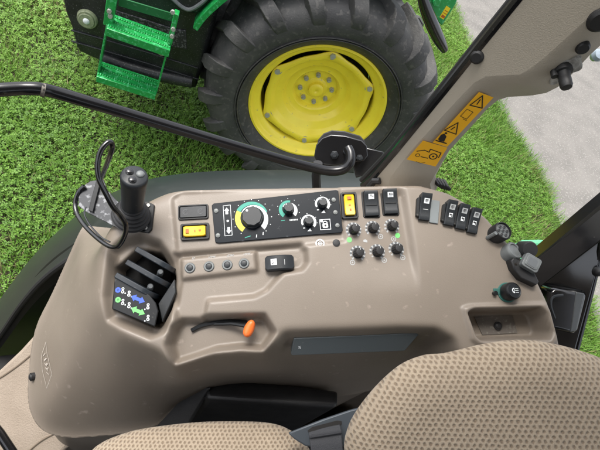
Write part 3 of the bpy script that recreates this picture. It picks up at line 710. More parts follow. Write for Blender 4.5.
# six small knobs
def knob(x, y):
    F = S(x, y, 0, random.uniform(-8, 8)); n = 40
    m = MB(); lo = lambda r, z, s=.06: [(r*(1+s*math.cos(13*2*math.pi*i/n))*math.cos(2*math.pi*i/n), r*(1+s*math.cos(13*2*math.pi*i/n))*math.sin(2*math.pi*i/n), z) for i in range(n)]
    m.cyl(5.2*k, -.001, .002, 24)
    o = m.build('rotary_knob', K['charcoal'], console, F)
    m = MB(); m.arc(5.6*k, 8*k, 232, -52, .0005)
    sc = m.build('scale_print', mat('dark grey scale print', (.09, .095, .10), .5) if 'dark grey scale print' not in bpy.data.materials else bpy.data.materials['dark grey scale print'], o, F, smooth=0)
    m = MB()
    for a_ in range(232, -53, -31): m.arc(5.9*k, 8.1*k, a_-7, a_+6, .0008, n=3)
    m.build('tick_print', K['dimwhite'], o, F, smooth=0)
    # cap leans a little on its shaft
    F2 = F @ Matrix.Translation((0, 0, .002)) @ Matrix.Rotation(math.radians(7), 4, 'Y')
    m = MB(); m.loft([lo(4.6*k, 0), lo(4.4*k, .011), lo(4.0*k, .0128, .03), lo(2.2*k, .0132, 0)]); m.build('knob_cap', K['rubber'], o, F2, smooth=25)
    m = MB(); m.box((0, 3*k, .0132), (.0008, 2*k, .0006)); m.build('pointer_print', K['dimwhite'], o, F2)
for x, y in ((353.5, 230), (372.5, 228.5), (391.5, 226.5), (357.5, 253.5), (377, 252), (396, 249.5)): knob(x, y)
for x, y, m_ in ((349.3, 239.8, 'green'), (397.5, 235.5, 'green')):
    F = S(x, y, .0004); MB().disc(2.7*k, 0).build('symbol_print', K[m_], console, F, smooth=0)
for i, (x, y) in enumerate(((365.3, 241.2), (380.5, 236.6), (393.6, 239), (352.5, 262.5), (384.2, 260.2), (402.7, 257.6))):
    F = S(x, y, .0004); m = MB(); m.arc(1.9*k, 2.7*k, 0, 360, 0, n=20); m.disc(.9*k, 0, n=8)
    if i == 0: m = MB(); m.flat([(-.003, -.0012), (.003, -.002), (.003, .001), (0, .003), (-.003, .0018)], 0)
    m.build('symbol_print', K['dimwhite'], console, F, smooth=0)
# right hand bank of four rockers with a blank
for i, (x, y, r_) in enumerate(((423.5, 208.5, -7), (448.5, 214.5, -11), (460.3, 218.3, -12), (472, 222.3, -13))):
    F = S(x, y, .0, r_)
    w_ = 11*k if i == 0 else 10.2*k; l_ = (27 if i == 0 else 25)*k
    pr = [('icon_print', K['white' if i == 0 else 'dimwhite'], [R_(.0006, .0085, .0082, .0075)])]
    if i: pr.append(('arrow_print', K['white'], [R_(.0005, -.0035, .0056, .0062)]))
    else: pr.append(('line_print', K['dimwhite'], [R_(.0005, -.004, .008, .0009)]))
    o = rocker('rocker_switch', F, w_, l_, .0165, .006, K['charcoal'], pr)
    m = MB()
    zf = lambda y_: .006+.0105*(max(y_/l_+.5, 0)**1.6)+.0022*(2*y_/l_)**2+.0009
    ink = [R_(.0006, .0102, .0048, .0009), R_(.0006, .0086, .0048, .0009), R_(.0002, .0070, .003, .0009)] + ([[(-.0020, -.0028), (.0004, -.0008), (.0004, -.0020), (.0027, -.0020), (.0027, -.0060), (.0014, -.0060), (.0014, -.0036), (.0004, -.0036), (.0004, -.0048)]] if i else [])
    for pl in ink: m.add([(a_, b_, zf(b_)) for a_, b_ in pl], [tuple(range(len(pl)))])
    m.build('icon_ink', K['ink'], o, F, smooth=0)
    m = MB(); m.prism([(-w_/2-.0045, -l_*.36), (-w_/2-.0002, -l_*.42), (-w_/2-.0002, l_*.42), (-w_/2-.0045, l_*.34)], -.002, .0068); m.build('switch_guard', K['black'], o, F, bevel=.0006)
F = S(434, 212, 0, -9); m = MB(); m.prism(rrect(9.5*k, 25*k, .0015), -.002, .0028); m.build('blanking_plate', K['blank'], console, F, bevel=.0006)

# --- sockets at the rear corner
ax = unit(nc*.85+Rv*.22+Uv*.16)
F0 = S(497, 234, .004); FS = frame(V(F0)[:3, 3], Rv, ax)
m = MB(); m.lathe([(0, -.012), (9.5*k, -.012), (9.8*k, .010), (9.2*k, .0125), (8.6*k, .013), (8.4*k, .009), (0, .009)], 28); pw = m.build('power_socket', K['rubber'], console, FS)
m = MB()
for i in range(7):
    r_ = 0 if i == 6 else 4.9*k; m.cyl(1.55*k, .0085, .0115, 14, c=(r_*math.cos(i*1.047), r_*math.sin(i*1.047)))
m.cyl(8.2*k, .0085, .0095, 20); m.build('socket_face', K['greyplast'], pw, FS)
m = MB()
for i in range(7):
    r_ = 0 if i == 6 else 4.9*k; m.disc(1.35*k, .0117, (r_*math.cos(i*1.047), r_*math.sin(i*1.047)), 12)
m.build('contact_hole', K['ink'], pw, FS, smooth=0)
m = MB(); m.M = V_ = None; m.cyl(.003, -.008, .012, 8, c=(-10*k, -4*k)); m.build('hinge_pin', K['greyplast'], pw, FS)
F0 = S(510.5, 252, .006); FS = frame(V(F0)[:3, 3], Rv, unit(nc*.8+Rv*.4+Uv*.3))
m = MB(); m.lathe([(0, -.014), (8.4*k, -.014), (9.4*k, .000), (9.4*k, .003), (8.6*k, .005), (6.8*k, .005), (6.4*k, .0032), (0, .0032)], 30); cap = m.build('socket_cap', K['greyplast'], console, FS)
m = MB(); m.prism([(6*k, -5*k), (15*k, -3*k), (16.5*k, 0), (15*k, 3*k), (6*k, 4*k)], -.004, .004); m.build('cap_tab', K['greyplast'], cap, FS, bevel=.001)
m = MB(); m.lathe([(1.6*k, .003), (3.4*k, .003), (3.4*k, .0075), (1.6*k, .0075), (1.6*k, .003)], 16); m.M = None
ob = m.build('cap_eyelet', K['greyplast'], cap, FS @ Matrix.Translation((12.5*k, 3*k, 0)))
pc_ = P(528.5, 249.5, .66); FK = frame(pc_, Rv, unit(-Fv)); m = MB(); m.lathe([(0, -.02), (.012, -.02), (.013, .002), (.011, .006), (0, .007)], 22); m.build('hose_grommet', K['rubber'], console, FK)
# dark wedge base with a grey square cover
hW = 0; q = [uv(x, y, 0) for x, y in ((508, 257), (518, 262), (531, 274), (536, 284), (533, 288), (516, 280), (508, 270), (505, 261))]
m = MB(); m.prism([tuple(p) for p in q], -.006, .013, [tuple(p+(V(uv(520, 272))-p)*.12) for p in q]); wedge = m.build('socket_base', K['rubber'], console, CF, bevel=.0015)
F0 = S(524, 265, .02, -32, h=0); m = MB(); m.prism(rrect(17*k, 15*k, .004), -.008, .002); m.prism(rrect(13*k, 11*k, .003), .002, .0032); sc = m.build('square_cover', K['greyplast'], console, F0, bevel=.0012)
m = MB(); m.prism(rrect(9*k, 8*k, .002), .0032, .0036); m.build('cover_inset', mat('mid grey plastic', (.12, .13, .135), .5), sc, F0)
m = MB(); m.cyl(.002, .0, .006, 8, c=(-13*k, -10*k)); m.build('base_pin', K['ink'], wedge, F0)
# light switch knob with teal gasket
F0 = S(507, 292.5, 0); m = MB(); m.cyl(10*k, -.001, .0015, 24).box((-10*k, 1*k, .0005), (8*k, 6*k, .003)); lk = m.build('lamp_knob', K['tealgum'], console, F0, bevel=.0006)
FK = frame(V(F0)[:3, 3]+nc*.002, Rv, unit(nc+Rv*.18+Uv*.1)); m = MB(); m.lathe([(0, 0), (8.6*k, 0), (8.8*k, .010), (8.2*k, .014), (7.2*k, .0155), (6.6*k, .0148), (0, .0148)], 26); m.build('knob_cap', K['black'], lk, FK)
m = MB(); z_ = .0151; m.arc(1.6*k, 2.6*k, 90, 270, z_); m.line([(-1, 2.4), (-1, -2.4)] and [(0, 2.4*k), (0, -2.4*k)], .0007, z_)
for yy in (-1.8, 0, 1.8): m.line([(1.2*k, yy*k), (4.4*k, yy*k)], .0007, z_)
m.build('lamp_print', K['white'], lk, FK, smooth=0)
m = MB(); m.cyl(2.2*k, 0, .006, 12, c=(-13.5*k, -1*k)); m.build('side_plug', K['black'], lk, F0)
# tray: rubber mat and plug
F0 = S(505, 324); m = MB(); m.prism([L2(F0, x, y, hat(505, 324)) for x, y in ((474, 317), (512, 315.5), (517, 333), (482, 335))], .0003, .0016); tm = m.build('tray_mat', mat('speckled grey mat', (.12, .105, .09), .7, spots=((.19, .175, .155), 200, .57)), console, F0)
F0 = S(497, 326, .0015); m = MB(); m.cyl(4.2*k, 0, .003, 18).dome(3.4*k, .003, .002); m.build('tray_plug', K['rubber'], console, F0)
# blank plate on the sloping front
pts = [(294, 338.5), (417, 333.5), (418.5, 335), (405.5, 350), (404, 351), (292, 355.5), (291, 354)]
w3 = lambda x, y, o: V((CF @ Vector((*map(float, uv(x, y, hat(x, y))), hat(x, y)))))+o
A_, B_, C_ = w3(294, 339, 0), w3(417, 334, 0), w3(346, 353, 0); npl = unit(np.cross(B_-A_, C_-A_)); npl = npl if npl @ (CAM-A_) > 0 else -npl
npl = unit(npl*.6+nc*.4)
FP = frame(A_+npl*.006, B_-A_, npl); FPI = FP.inverted()
pl = [tuple(FPI @ Vector([float(c) for c in PPl(x, y, A_+npl*.006, npl)]))[:2] for x, y in pts]
m = MB(); m.prism(pl, -.012, 0); bp0 = m.build('blank_plate', K['greyplate'], console, FP, bevel=.0008)
m = MB(); q = V(tuple(FPI @ Vector([float(c) for c in PPl(299.5, 347, A_+npl*.006, npl)]))[:2]); m.line([q+V((-.0015, -.002)), q+V((.0012, .002))], .0007, .0004); m.line([q+V((-.0015, .0016)), q+V((.0015, -.0004))], .0007, .00045); m.disc(.001, .0004, tuple(q+V((.001, -.002))), 8); m.build('mark_print', K['white'], bp0, FP, smooth=0)

# --- orange throttle lever in its slot
hl = -.034
p_ = lambda x, y, h: V((CF @ Vector((*map(float, uv(x, y, h)), h))))
m = MB(); m.tube(spline([p_(191.5, 330.5, hl+.003), p_(201, 325.8, hl+.004), p_(214, 323, hl+.005), p_(230, 321.5, hl+.006), p_(247, 322.5, hl+.006)], 5), .0034, 8); lev = m.build('lever_slot', K['black'], console)
m = MB(); m.tube([p_(214, 324, hl+.005), p_(232, 323.5, hl+.014), p_(248, 326, hl+.022)], [.0028, .003, .0034], 8); lv = m.build('throttle_lever', K['black'], console)
FO = frame(p_(249.3, 328.5, hl+.025), Rv, nc) @ Matrix.Rotation(math.radians(-22), 4, 'Z'); m = MB()
loops = []
for t in np.linspace(0, 1, 9):
    ww = (.0042+.0040*math.sin(math.pi*min(1, t*.95+.06))**.8)*(1 if 0 < t < 1 else .55); y = -.0125+.025*t
    loops.append([(ww*math.cos(a_)*.92, y, .0075*math.sin(a_)*(1 if 0 < t < 1 else .6)) for a_ in np.linspace(0, 2*math.pi, 14, endpoint=False)])
m.loft(loops); m.build('lever_knob', K['orange'], lv, FO, smooth=60)

# --- hydraulic lever box at the left
hb_ = -.014
fr = lambda x, y, h: V((CF @ Vector((*map(float, uv(x, y, h)), h))))
quad = [(115, 275.5), (149.5, 294.5), (156, 303), (158.5, 311), (155, 327), (112, 309)]
plate = [fr(x, y, .006) for x, y in quad]; back = [fr(x, y, -.05) for x, y in quad]
m = MB(); m.loft([back, plate]); lb = m.build('lever_box', K['black'], console, bevel=.0015)
FB = frame(fr(134, 300, .0063), Rv, nc); FBI = FB.inverted(); bq = lambda x, y: V(tuple(FBI @ Vector([float(c) for c in fr(x, y, .0063)]))[:2])
def arrow2(m, a, b, wd, z):
    a = V(a); b = V(b); t = unit(b-a); q = V([-t[1], t[0]]); L = np.linalg.norm(b-a); hl_ = L*.32
    m.flat([a, a+t*hl_-q*wd, a+t*hl_-q*wd*.45, b-t*hl_-q*wd*.45, b-t*hl_-q*wd, b, b-t*hl_+q*wd, b-t*hl_+q*wd*.45, a+t*hl_+q*wd*.45, a+t*hl_+q*wd], z)
for col_, y0 in (('blue', 0), ('green', 10)):
    m = MB(); m.arc(1.2*k, 2.6*k, 0, 360, 0, c=tuple(bq(118, 290+y0*.98))); m.line([bq(116.4, 290+y0), bq(119.6, 290+y0)], .0012, .0001); arrow2(m, bq(131, 296.2+y0*1.18), bq(144.8, 302+y0*1.2), .0052, .0001); m.build('arrow_print', K[col_], lb, FB, smooth=0)
m = MB()
for dx, dy in ((122.8, 290.5), (129, 293.8), (148, 306.5)):
    for yy in (0, 11):
        c = bq(dx, dy+yy*1.05); z0 = 0
        m.arc(.6*k, 1.3*k, 0, 360, 0, c=tuple(c+V([0, 1.7*k])), n=12); m.arc(.7*k, 1.5*k, 0, 360, 0, c=tuple(c+V([0, -1.2*k])), n=12); m.disc(.7*k, 0, tuple(c+V([-2.7*k if dx > 140 else 2.5*k, -2.6*k])), 8)
m.build('figure_print', K['white'], lb, FB, smooth=0)
for i, (a_, b_, hgt) in enumerate((((115.2, 274.6), (152.5, 295.5), .010), ((126, 261.5), (164.5, 283.5), .013), ((135.5, 248.5), (170.5, 268.5), .013))):
    # finger paddles: upright plates with rounded far ends
    pa, pb = fr(*a_, hgt), fr(*b_, hgt); ex = unit(pb-pa); side = unit(np.cross(nc, ex)); L_ = np.linalg.norm(pb-pa)
    FL = frame(pa, ex, side)                      # x along the paddle, y along the console normal
    dn = 1 if (V(FL)[:3, 1] @ nc) > 0 else -1
    pr = [(0, 0), (L_*.70, 0)]+[(L_*(.70+.30*math.sin(t)), -L_*.42*(1-math.cos(t))*dn) for t in (.3, .6, .9, 1.2, 1.5)]+[(L_*1.0, -.062*dn), (0, -.062*dn)]
    m = MB(); m.prism(pr, -.0040, .0040); pd = m.build('finger_lever', K['finger'], console, FL, bevel=.0012)
for x, y in ((150.5, 287.5), (160.5, 273)):
    p0 = fr(x-1, y+3, -.03); p1 = fr(x, y-1, .006); m = MB(); m.tube([p0, p1, p1+(p1-p0)*.06], [.0048, .0044, .003], 14); m.build('lever_stub', K['stub'], console, smooth=50)
m = MB(); w5 = [fr(x, y, -.064) for x, y in ((112, 264), (135, 245), (159, 250), (173, 275), (168, 312), (155, 329), (112, 309))]; m.loft([w5, [p+nc*.010 for p in w5]]); m.build('lever_well', K['well'], console, bevel=.001)
m = MB(); w6 = [fr(x, y, 0) for x, y in ((156, 303), (172.5, 278), (174, 291), (160, 322))]; m.loft([[p-nc*.05 for p in w6], [p-nc*.012 for p in w6]]); m.build('lever_well_side', K['charcoal'], console, bevel=.001)

# --- joystick
hJ = .0
jp = [(117, 204.5), (148, 201.5), (154.5, 205), (152, 229), (148.5, 233), (124, 229), (112, 222)]
q = [uv(x, y, .003) for x, y in jp]
m = MB(); m.prism([tuple(p) for p in q], -.004, .004); jb = m.build('joystick_base', K['black'], console, CF, bevel=.0008)
for x, y in ((148.5, 205.5), (146, 228), (122, 224.5)):
    q_ = uv(x, y, .004); m = MB(); m.M = Matrix.Translation((*map(float, q_), .004)); m.cyl(.0028, 0, .002, 6); m.build('base_screw', K['screw'], jb, CF)
j0 = fr(131.5, 217, .005); j1 = P(134.3, 175.5, .565); jx = unit(j1-j0); JL = np.linalg.norm(j1-j0); FJ = frame(j0, Rv, jx)
m = MB(); pr = [(.0, 0), (.0275, 0), (.0285, .003)]
for i in range(4):
    z = .004+i*.0065; r_ = .0265-i*.0026; pr += [(r_, z), (r_+.0012, z+.002), (r_-.0002, z+.0045), (r_-.0048, z+.0055)]
pr += [(.0165, .031), (.015, .033), (0, .033)]
m.lathe(pr, 40); m.build('joystick_boot', K['rubber'], jb, FJ, smooth=50)
m = MB(); m.lathe([(0, .028), (.0148, .028), (.0152, .05), (.0162, .075), (.0172, JL-.010), (.0176, JL-.004), (.0165, JL-.001), (.0150, JL), (0, JL+.0005)], 40)
m.build('joystick_grip', K['charcoal'], jb, FJ, smooth=50)
for i, a_ in enumerate((.5, 2.6, 4.6)):
    m = MB(); m.cyl(.0052, JL-.001, JL+.0015, 18, c=(.0078*math.cos(a_), .0078*math.sin(a_))).dome(.0050, JL+.0015, .0022, 18, c=(.0078*math.cos(a_), .0078*math.sin(a_)))
    m.build('grip_button', K['gloss'] if i else K['greyplast'], jb, FJ, smooth=50)
# --- guard plate and wire loop beside it
q = [fr(x, y, .005) for x, y in ((79, 189), (90, 181), (103, 179), (107, 190), (119, 203), (121, 218), (117, 228), (100, 219), (88, 213), (78, 206))]
m = MB(); m.loft([q, [p-nc*.004 for p in q]]); gd = m.build('guard_plate', K['steelworn'], console, bevel=.0008)
m = MB(); m.loft([[p+nc*.0045 for p in (fr(97.5, 180.5, .005), fr(102, 180, .005), fr(94, 213, .005), fr(89.5, 211, .005))], [p for p in (fr(97.5, 180.5, .005), fr(102, 180, .005), fr(94, 213, .005), fr(89.5, 211, .005))]]); m.build('guard_rib', K['black'], gd, bevel=.0006)
gp = [(99, 182, .645), (104, 171, .60), (109.5, 157, .555), (112.3, 147, .535), (110.5, 141.8, .528), (105.5, 144.5, .524), (100, 153, .522), (97.5, 166, .525), (99.5, 180, .53), (106, 194, .54), (113, 207, .552), (120.5, 215.5, .565), (125.5, 224, .575), (125.5, 233, .585), (121.5, 242, .595), (117, 246.8, .602), (110.5, 246.8, .608), (101.5, 241.5, .617), (90, 231.5, .63), (81, 221, .64), (76, 211, .648), (75.5, 201, .652), (79, 191.5, .653), (84.5, 186, .652)]
m = MB(); m.tube(spline([P(*q_) for q_ in gp], 5), .0033, 10); m.build('guard_loop', K['gloss'], gd, smooth=60)
m = MB(); m.tube(spline([P(*q_) for q_ in ((86, 207, .643), (84.5, 214, .637), (90, 225, .626), (101, 237, .615), (110, 242, .606))], 5), .0012, 6); m.build('guard_wire', K['gloss'], gd)
# --- recycling mark and screw on the nose
def skin(x, y, off=.0006):
    h = hat(x, y); return V((CF @ Vector((*map(float, uv(x, y, h)), h))))
def skin_n(x, y):
    a, b, c = skin(x, y), skin(x+3, y), skin(x, y+3); n = np.cross(b-a, c-a); n = unit(n); return n if n @ (CAM-a) > 0 else -n
m = MB()
def skin_line(m, pts, wd, off=.0012):
    for a, b in zip(pts, pts[1:]):
        n = max(2, int(math.hypot(b[0]-a[0], b[1]-a[1])/3)); Q = []
        for i in range(n+1):
            x, y = a[0]+(b[0]-a[0])*i/n, a[1]+(b[1]-a[1])*i/n; nn = skin_n(x, y); Q.append((skin(x, y)+nn*off, nn))
        for (p0, n0), (p1, n1) in zip(Q, Q[1:]):
            s = unit(np.cross(p1-p0, n0))*wd/2; m.add([p0-s, p1-s, p1+s, p0+s], [(0, 1, 2, 3)])
skin_line(m, [(42.2, 355), (46.5, 342), (47.5, 352), (52.5, 374), (47.5, 388), (43, 370), (42.2, 355)], .0010)
for t in (0, .35, .7):
    skin_line(m, [(43.6+t*4, 356+t*13), (46+t*4, 353+t*15)], .0014); skin_line(m, [(44.5+t*4, 360+t*12), (46.8+t*3.4, 358+t*14)], .0010); skin_line(m, [(45+t*3, 363+t*13), (47.6+t*3, 366+t*12)], .0010)
m.build('mark_print', K['labelgrey'], shell, smooth=0)
nn = skin_n(33.5, 376.5); FQ = frame(skin(33.5, 376.5)+nn*.001, Rv, nn); m = MB(); m.cyl(.0075, -.004, .004, 20).dome(.006, .004, .003); m.build('shell_screw', K['rubber'], shell, FQ, smooth=50)

# ------------------------------------------------------------------ roof pillar
hz = unit(V([*(CAM-P(400, 120, .75))[:2], 0])); pb0 = P(372, 186, .76); pn = unit(hz*.95+V([-.2, -.1, 0]))
def PV(x, y, off=0): return PPl(x, y, pb0-pn*off, pn)
pillar = thing('roof_pillar', P(395, 190, .79), 'beige rear roof pillar with amber warning label and black knob', 'pillar')
mainp = [(368, 196), (372, 182), (399, 152), (447, 93), (486, 44), (520, 2), (560, -48), (660, -130), (648, -20), (600, 7), (566, 38), (545, 57), (530, 69), (520, 74.5), (486, 76.5), (475, 82), (462, 95), (410, 152), (390, 178), (386, 196)]
bev = [(432, 196), (430, 184), (437, 171), (448, 152), (470, 128), (488, 108), (498, 100), (508, 97), (532, 95.5), (546, 93), (558, 87), (572, 74), (590, 55), (604, 42), (655, 2)]
mid = [(386, 196), (390, 178), (401, 163), (410, 152), (440, 118), (462, 95), (475, 82), (486, 76.5), (505, 75.5), (520, 74.5), (530, 69), (545, 57), (566, 38), (600, 7), (648, -20)]
m = MB(); MPw = [PV(*p) for p in mainp]; m.loft([MPw, [p-pn*.02 for p in MPw]])
BO = .035
bw = [PV(x, y, BO) for x, y in bev]; mw = [PV(*p) for p in mid]
midl = [a*.55+b*.45+pn*.006 for a, b in zip(mw, bw)]; mid2 = [a*.85+b*.15+pn*.004 for a, b in zip(mw, bw)]
m.loft([mw, mid2, midl, bw, [p-pn*.03 for p in bw], [p-pn*.03 for p in mw]], caps=False, closed=False)
pt = m.build('pillar_trim', K['pillar'], pillar, smooth=38)
# black seal along the glass edge
m = MB(); sp = [PV(*p, .004) for p in ((363, 186), (373, 177.5), (397, 149.5), (445, 90), (484, 41), (518, -1), (558, -51))]
m.tube(sp, .0065, 8); m.build('edge_seal', K['gloss'], pillar)
m = MB(); m.tube([PV(x-4.5, y-1.5, .03) for x, y in ((366, 182), (397, 149.5), (445, 90), (484, 41), (518, -1), (558, -51))], .005, 8); m.build('glass_channel', K['rubber'], pillar)
m = MB(); m.tube([PV(*p, -.004) for p in ((369, 187), (374, 181), (380, 181))], .006, 8); m.build('seal_end', K['rubber'], pillar)
m = MB()
for i in range(4): m.tube([P(434+i*3.2, 178.5+i*.7, .765), P(438+i*3.0, 184.5+i*.8, .755), P(443+i*2.2, 187.5+i*.6, .76)], .0035, 8)
m.build('rubber_boot', K['rubber'], pillar)
# plugs and knob
def on_pillar(x, y, off=0, plane=0): return PV(x, y, plane)+pn*off
FPl = frame(on_pillar(477, 57), Rv, pn); m = MB(); m.lathe([(0, .004), (.006, .004), (.0085, .002), (.009, -.002)], 22); m.build('round_plug', K['rubber'], pillar, FPl)
def bevel_at(x, y):                                # a point and a normal on the slanted face
    d = [math.hypot(a[0]-x, a[1]-y) for a in mid]; i = int(np.argmin(d)); i = min(max(i, 1), len(mid)-2)
    a, b, c = mw[i-1], mw[i+1], bw[i]; nn = unit(np.cross(b-a, c-a)); nn = nn if nn @ (CAM-c) > 0 else -nn
    return PPl(x, y, mw[i]*.5+midl[i]*.5, nn), nn
for x, y, r_ in ((581.5, 45.5, .0078), (599, 18, .013)):
    p, nn = bevel_at(x, y); FPl = frame(p+nn*.003, Rv, unit(nn*.5+pn*.5)); m = MB(); m.lathe([(0, .005), (r_*.75, .005), (r_, .002), (r_, -.006)], 22); m.build('round_plug', K['rubber'], pillar, FPl)
p, nn = bevel_at(562, 68); dirk = unit(nn*.45+pn*.3-Uv*.55+Rv*.1)
m = MB(); FK = frame(p+nn*.001, Rv, unit(nn*.6+pn*.4)); lo = lambda r, z: [(r*(1+.22*math.sin(3*a_)+.12*math.sin(7*a_+1))*math.cos(a_), r*(1+.22*math.sin(3*a_)+.12*math.sin(7*a_+1))*math.sin(a_), z) for a_ in np.linspace(0, 2*math.pi, 40, endpoint=False)]
m.loft([lo(.0185, -.003), lo(.0175, .001), lo(.011, .0026)]); m.build('dirt_smear', K['dirt'], pillar, FK, smooth=60)
FK = frame(p+nn*.002, Rv, dirk); m = MB(); m.lathe([(0, -.002), (.0105, -.002), (.0105, .005), (.0075, .006), (.0065, .014), (.0070, .015), (.0070, .024), (.0058, .027), (0, .0275)], 22); kb = m.build('pillar_knob', K['rubber'], pillar, FK, smooth=40)
m = MB(); m.cyl(.004, -.001, .010, 10, c=(-.010, -.002)); m.build('knob_stop', K['rubber'], kb, FK)
# amber label with pictograms, lying on the slanted face
labs = [PV(*q_, 0) for q_ in ((479, 92), (493, 97), (447, 147), (433, 143))]
i0, i1 = mid.index((410, 152)), mid.index((462, 95)); e_ = unit(mw[i1]-mw[i0]); l_n = unit(np.cross(e_, midl[i0+1]-mw[i0+1])); l_n = l_n if l_n @ (CAM-mw[i0]) > 0 else -l_n
LO = mw[i0+1]*.5+midl[i0+1]*.5+l_n*.0022+pn*.003
FLb = frame(PPl(450, 130, LO, l_n), e_, l_n); FLI = FLb.inverted(); lp = lambda x, y: V(tuple(FLI @ Vector([float(c) for c in PPl(x, y, LO, l_n)]))[:2])
m = MB(); m.flat([lp(*q_) for q_ in ((479, 92), (493.5, 97.5), (447, 147), (432.5, 142.5))], 0); m.flat([lp(*q_) for q_ in ((423, 140.5), (447.5, 147.6), (435.6, 166.5), (406.5, 159.3))], .0002); wlb = m.build('warning_label', K['label'], pillar, FLb, smooth=0)
m = MB(); z = .0005; LW = .0015
def lab(c, pts, closed=False, wd=LW): m.line([lp(c[0]+a_, c[1]+b_) for a_, b_ in pts], wd, z, closed)
lab((478, 101), ((-8, 4), (4.5, -5.5), (4, 7)), True); lab((478, 101), ((-1, 3), (2.2, -1.5)))
lab((466.5, 113.5), ((-6, 2.5), (.5, -4.5), (6.5, -1.5), (0, 5.5)), True, .0008); lab((466.5, 113.5), ((-3.5, 5.2), (0, 7)), False, .0008)
lab((453, 128), ((-8.5, 2), (5, -5.5), (3, 6)), True); lab((453, 128), ((-2, 1.5), (1.6, -1)))
m.flat([lp(*q_) for q_ in ((438, 139), (441, 134.5), (444.5, 133.5), (446.5, 136.5), (444, 141.5), (440, 141))], z); m.flat([lp(*q_) for q_ in ((436, 139.6), (447, 142.8), (446.4, 143.8), (435.2, 140.6))], z+.0001); m.disc(.0018, z, tuple(lp(446, 133)))
c = lp(433.2, 156.3); m.arc(.0048, .0066, 0, 360, z, c=tuple(c)); m.disc(.0018, z, tuple(c)); c = lp(417.7, 155); m.arc(.0026, .0036, 0, 360, z, c=tuple(c))
lab((0, 0), ((417, 151), (424.5, 150), (429, 152), (430.5, 149), (441, 152.8), (438.5, 157.5))); lab((0, 0), ((421, 156.5), (427.5, 158))); lab((0, 0), ((416, 161.3), (420.5, 163), (425, 162.3)), False, .0007)
m.build('pictogram_print', K['ink'], wlb, FLb, smooth=0)

# ------------------------------------------------------------------ window bar with hinge
bar = thing('window_bar', P(340, 170, .9), 'long black tube bar bolted to hinge block by the pillar', 'bar')
pts = [P(*q_) for q_ in ((-60, 97, .60), (-20, 91, .62), (0, 89.8, .63), (22, 88.5, .645), (40, 89, .655), (56, 92.5, .67), (90, 102.5, .695), (150, 120.5, .745), (220, 141.5, .80), (280, 159, .85), (310, 167, .875), (330, 171, .885), (343, 169.5, .885), (350, 163, .882), (350.5, 154, .885), (348, 148, .89))]
m = MB(); m.tube(spline(pts, 6), .0100, 16); bt = m.build('bar_tube', K['glossbar'], bar, smooth=60)
m = MB(); a_, b_ = P(41, 89.5, .655), P(45, 90.6, .658); m.tube([a_, b_], .0105, 16); m.build('worn_ring', mat('rubbed bare metal', (.20, .18, .15), .5, metal=.4, spots=((.02, .02, .02), 90, .5)), bt)
hx = [(314, 156), (316, 145), (322, 138), (331, 134.5), (345, 135.5), (362, 140.5), (367, 146), (368, 156), (364, 161), (350, 163), (330, 166), (318, 164)]
hn = unit(CAM-P(340, 150, .91))
hd = [PPl(x, y, P(340, 150, .915), hn) for x, y in hx]
m = MB(); m.loft([hd, [p-hn*.012 for p in hd]]); m.build('hinge_plate', K['gloss'], bar, bevel=.002)
m = MB(); hd2 = [p+(hd[0]*0+sum(hd)/len(hd)-p)*.06+Uv*.012-hn*.022 for p in hd]; m.loft([hd2, [p-hn*.014 for p in hd2]]); m.build('hinge_plate', K['rubber'], bar, bevel=.002)
for x, y, r_ in ((334.5, 155, .009), (359.5, 158, .0075), (346, 151.5, .0065)):
    FH = frame(PPl(x, y, P(340, 150, .915), hn), Rv, hn); m = MB(); m.cyl(r_, -.002, .006, 6).cyl(r_*.6, .006, .012, 12); m.build('hinge_bolt', K['charcoal'], bar, FH, bevel=.0008)
m = MB(); m.loft([[PPl(x, y, P(340, 150, .93), hn) for x, y in ((360, 146), (384, 152), (376, 172), (356, 178), (352, 162))], [PPl(x, y, P(340, 150, .93), hn)-hn*.03 for x, y in ((360, 146), (384, 152), (376, 172), (356, 178), (352, 162))]]); m.build('hinge_arm', K['gloss'], bar, bevel=.002)
m = MB(); m.tube([P(318, 163, .905), P(316, 176, .93), P(317, 192, .96)], .010, 10); m.build('bar_stem', K['rubber'], bar)

# ------------------------------------------------------------------ rear frame at the right
rear = thing('rear_window_frame', P(560, 330, .9), 'black rear window frame post and glossy panel behind console', 'window frame')
rn = unit(-Fv+V([0, 0, -.1]))
def RP(x, y, d): return P(x, y, d)
qs = [(528, 266), (600, 206.5), (660, 157), (660, 200), (600, 243), (541, 288), (533, 280)]
m = MB(); a = [P(x, y, .80-(x-540)*.0011) for x, y in qs]; m.loft([a, [p-rn*.05 for p in a]]); m.build('frame_post', K['gloss'], rear, bevel=.004)
qs = [(512, 296), (545, 270), (604, 238), (600, 262), (577, 346), (574, 360), (530, 380)]
m = MB(); a = [P(x, y, .865-(x-540)*.001) for x, y in qs]; m.loft([a, [p-rn*.03 for p in a]]); m.build('dark_panel', K['gloss'], rear, bevel=.003)
m = MB(); m.tube([P(602, 238, .80), P(599, 258, .81), P(588, 303, .83), (P(576, 350, .85)), P(570, 378, .86)], .0058, 8); m.build('door_edge', K['glossbar'], rear)
qs = [(549, 290), (553, 287.5), (582, 291), (586, 294), (577, 331), (573, 334), (548, 328), (545, 322)]
m = MB(); a = [P(x, y, .815) for x, y in qs]; m.loft([[p-rn*.035 for p in a], a, [p+(sum(a)/len(a)-p)*.12+rn*.006 for p in a]]); bx = m.build('latch_box', K['gloss'], rear, bevel=.003)
qs = [(576, 292), (585, 293.5), (577, 330), (570, 333)]
m = MB(); a = [P(x, y, .808) for x, y in qs]; m.loft([[p-rn*.012 for p in a], a]); m.build('latch_face', mat('worn grey gloss plastic', (.055, .06, .062), .3, coat=.3), rear, bevel=.002)
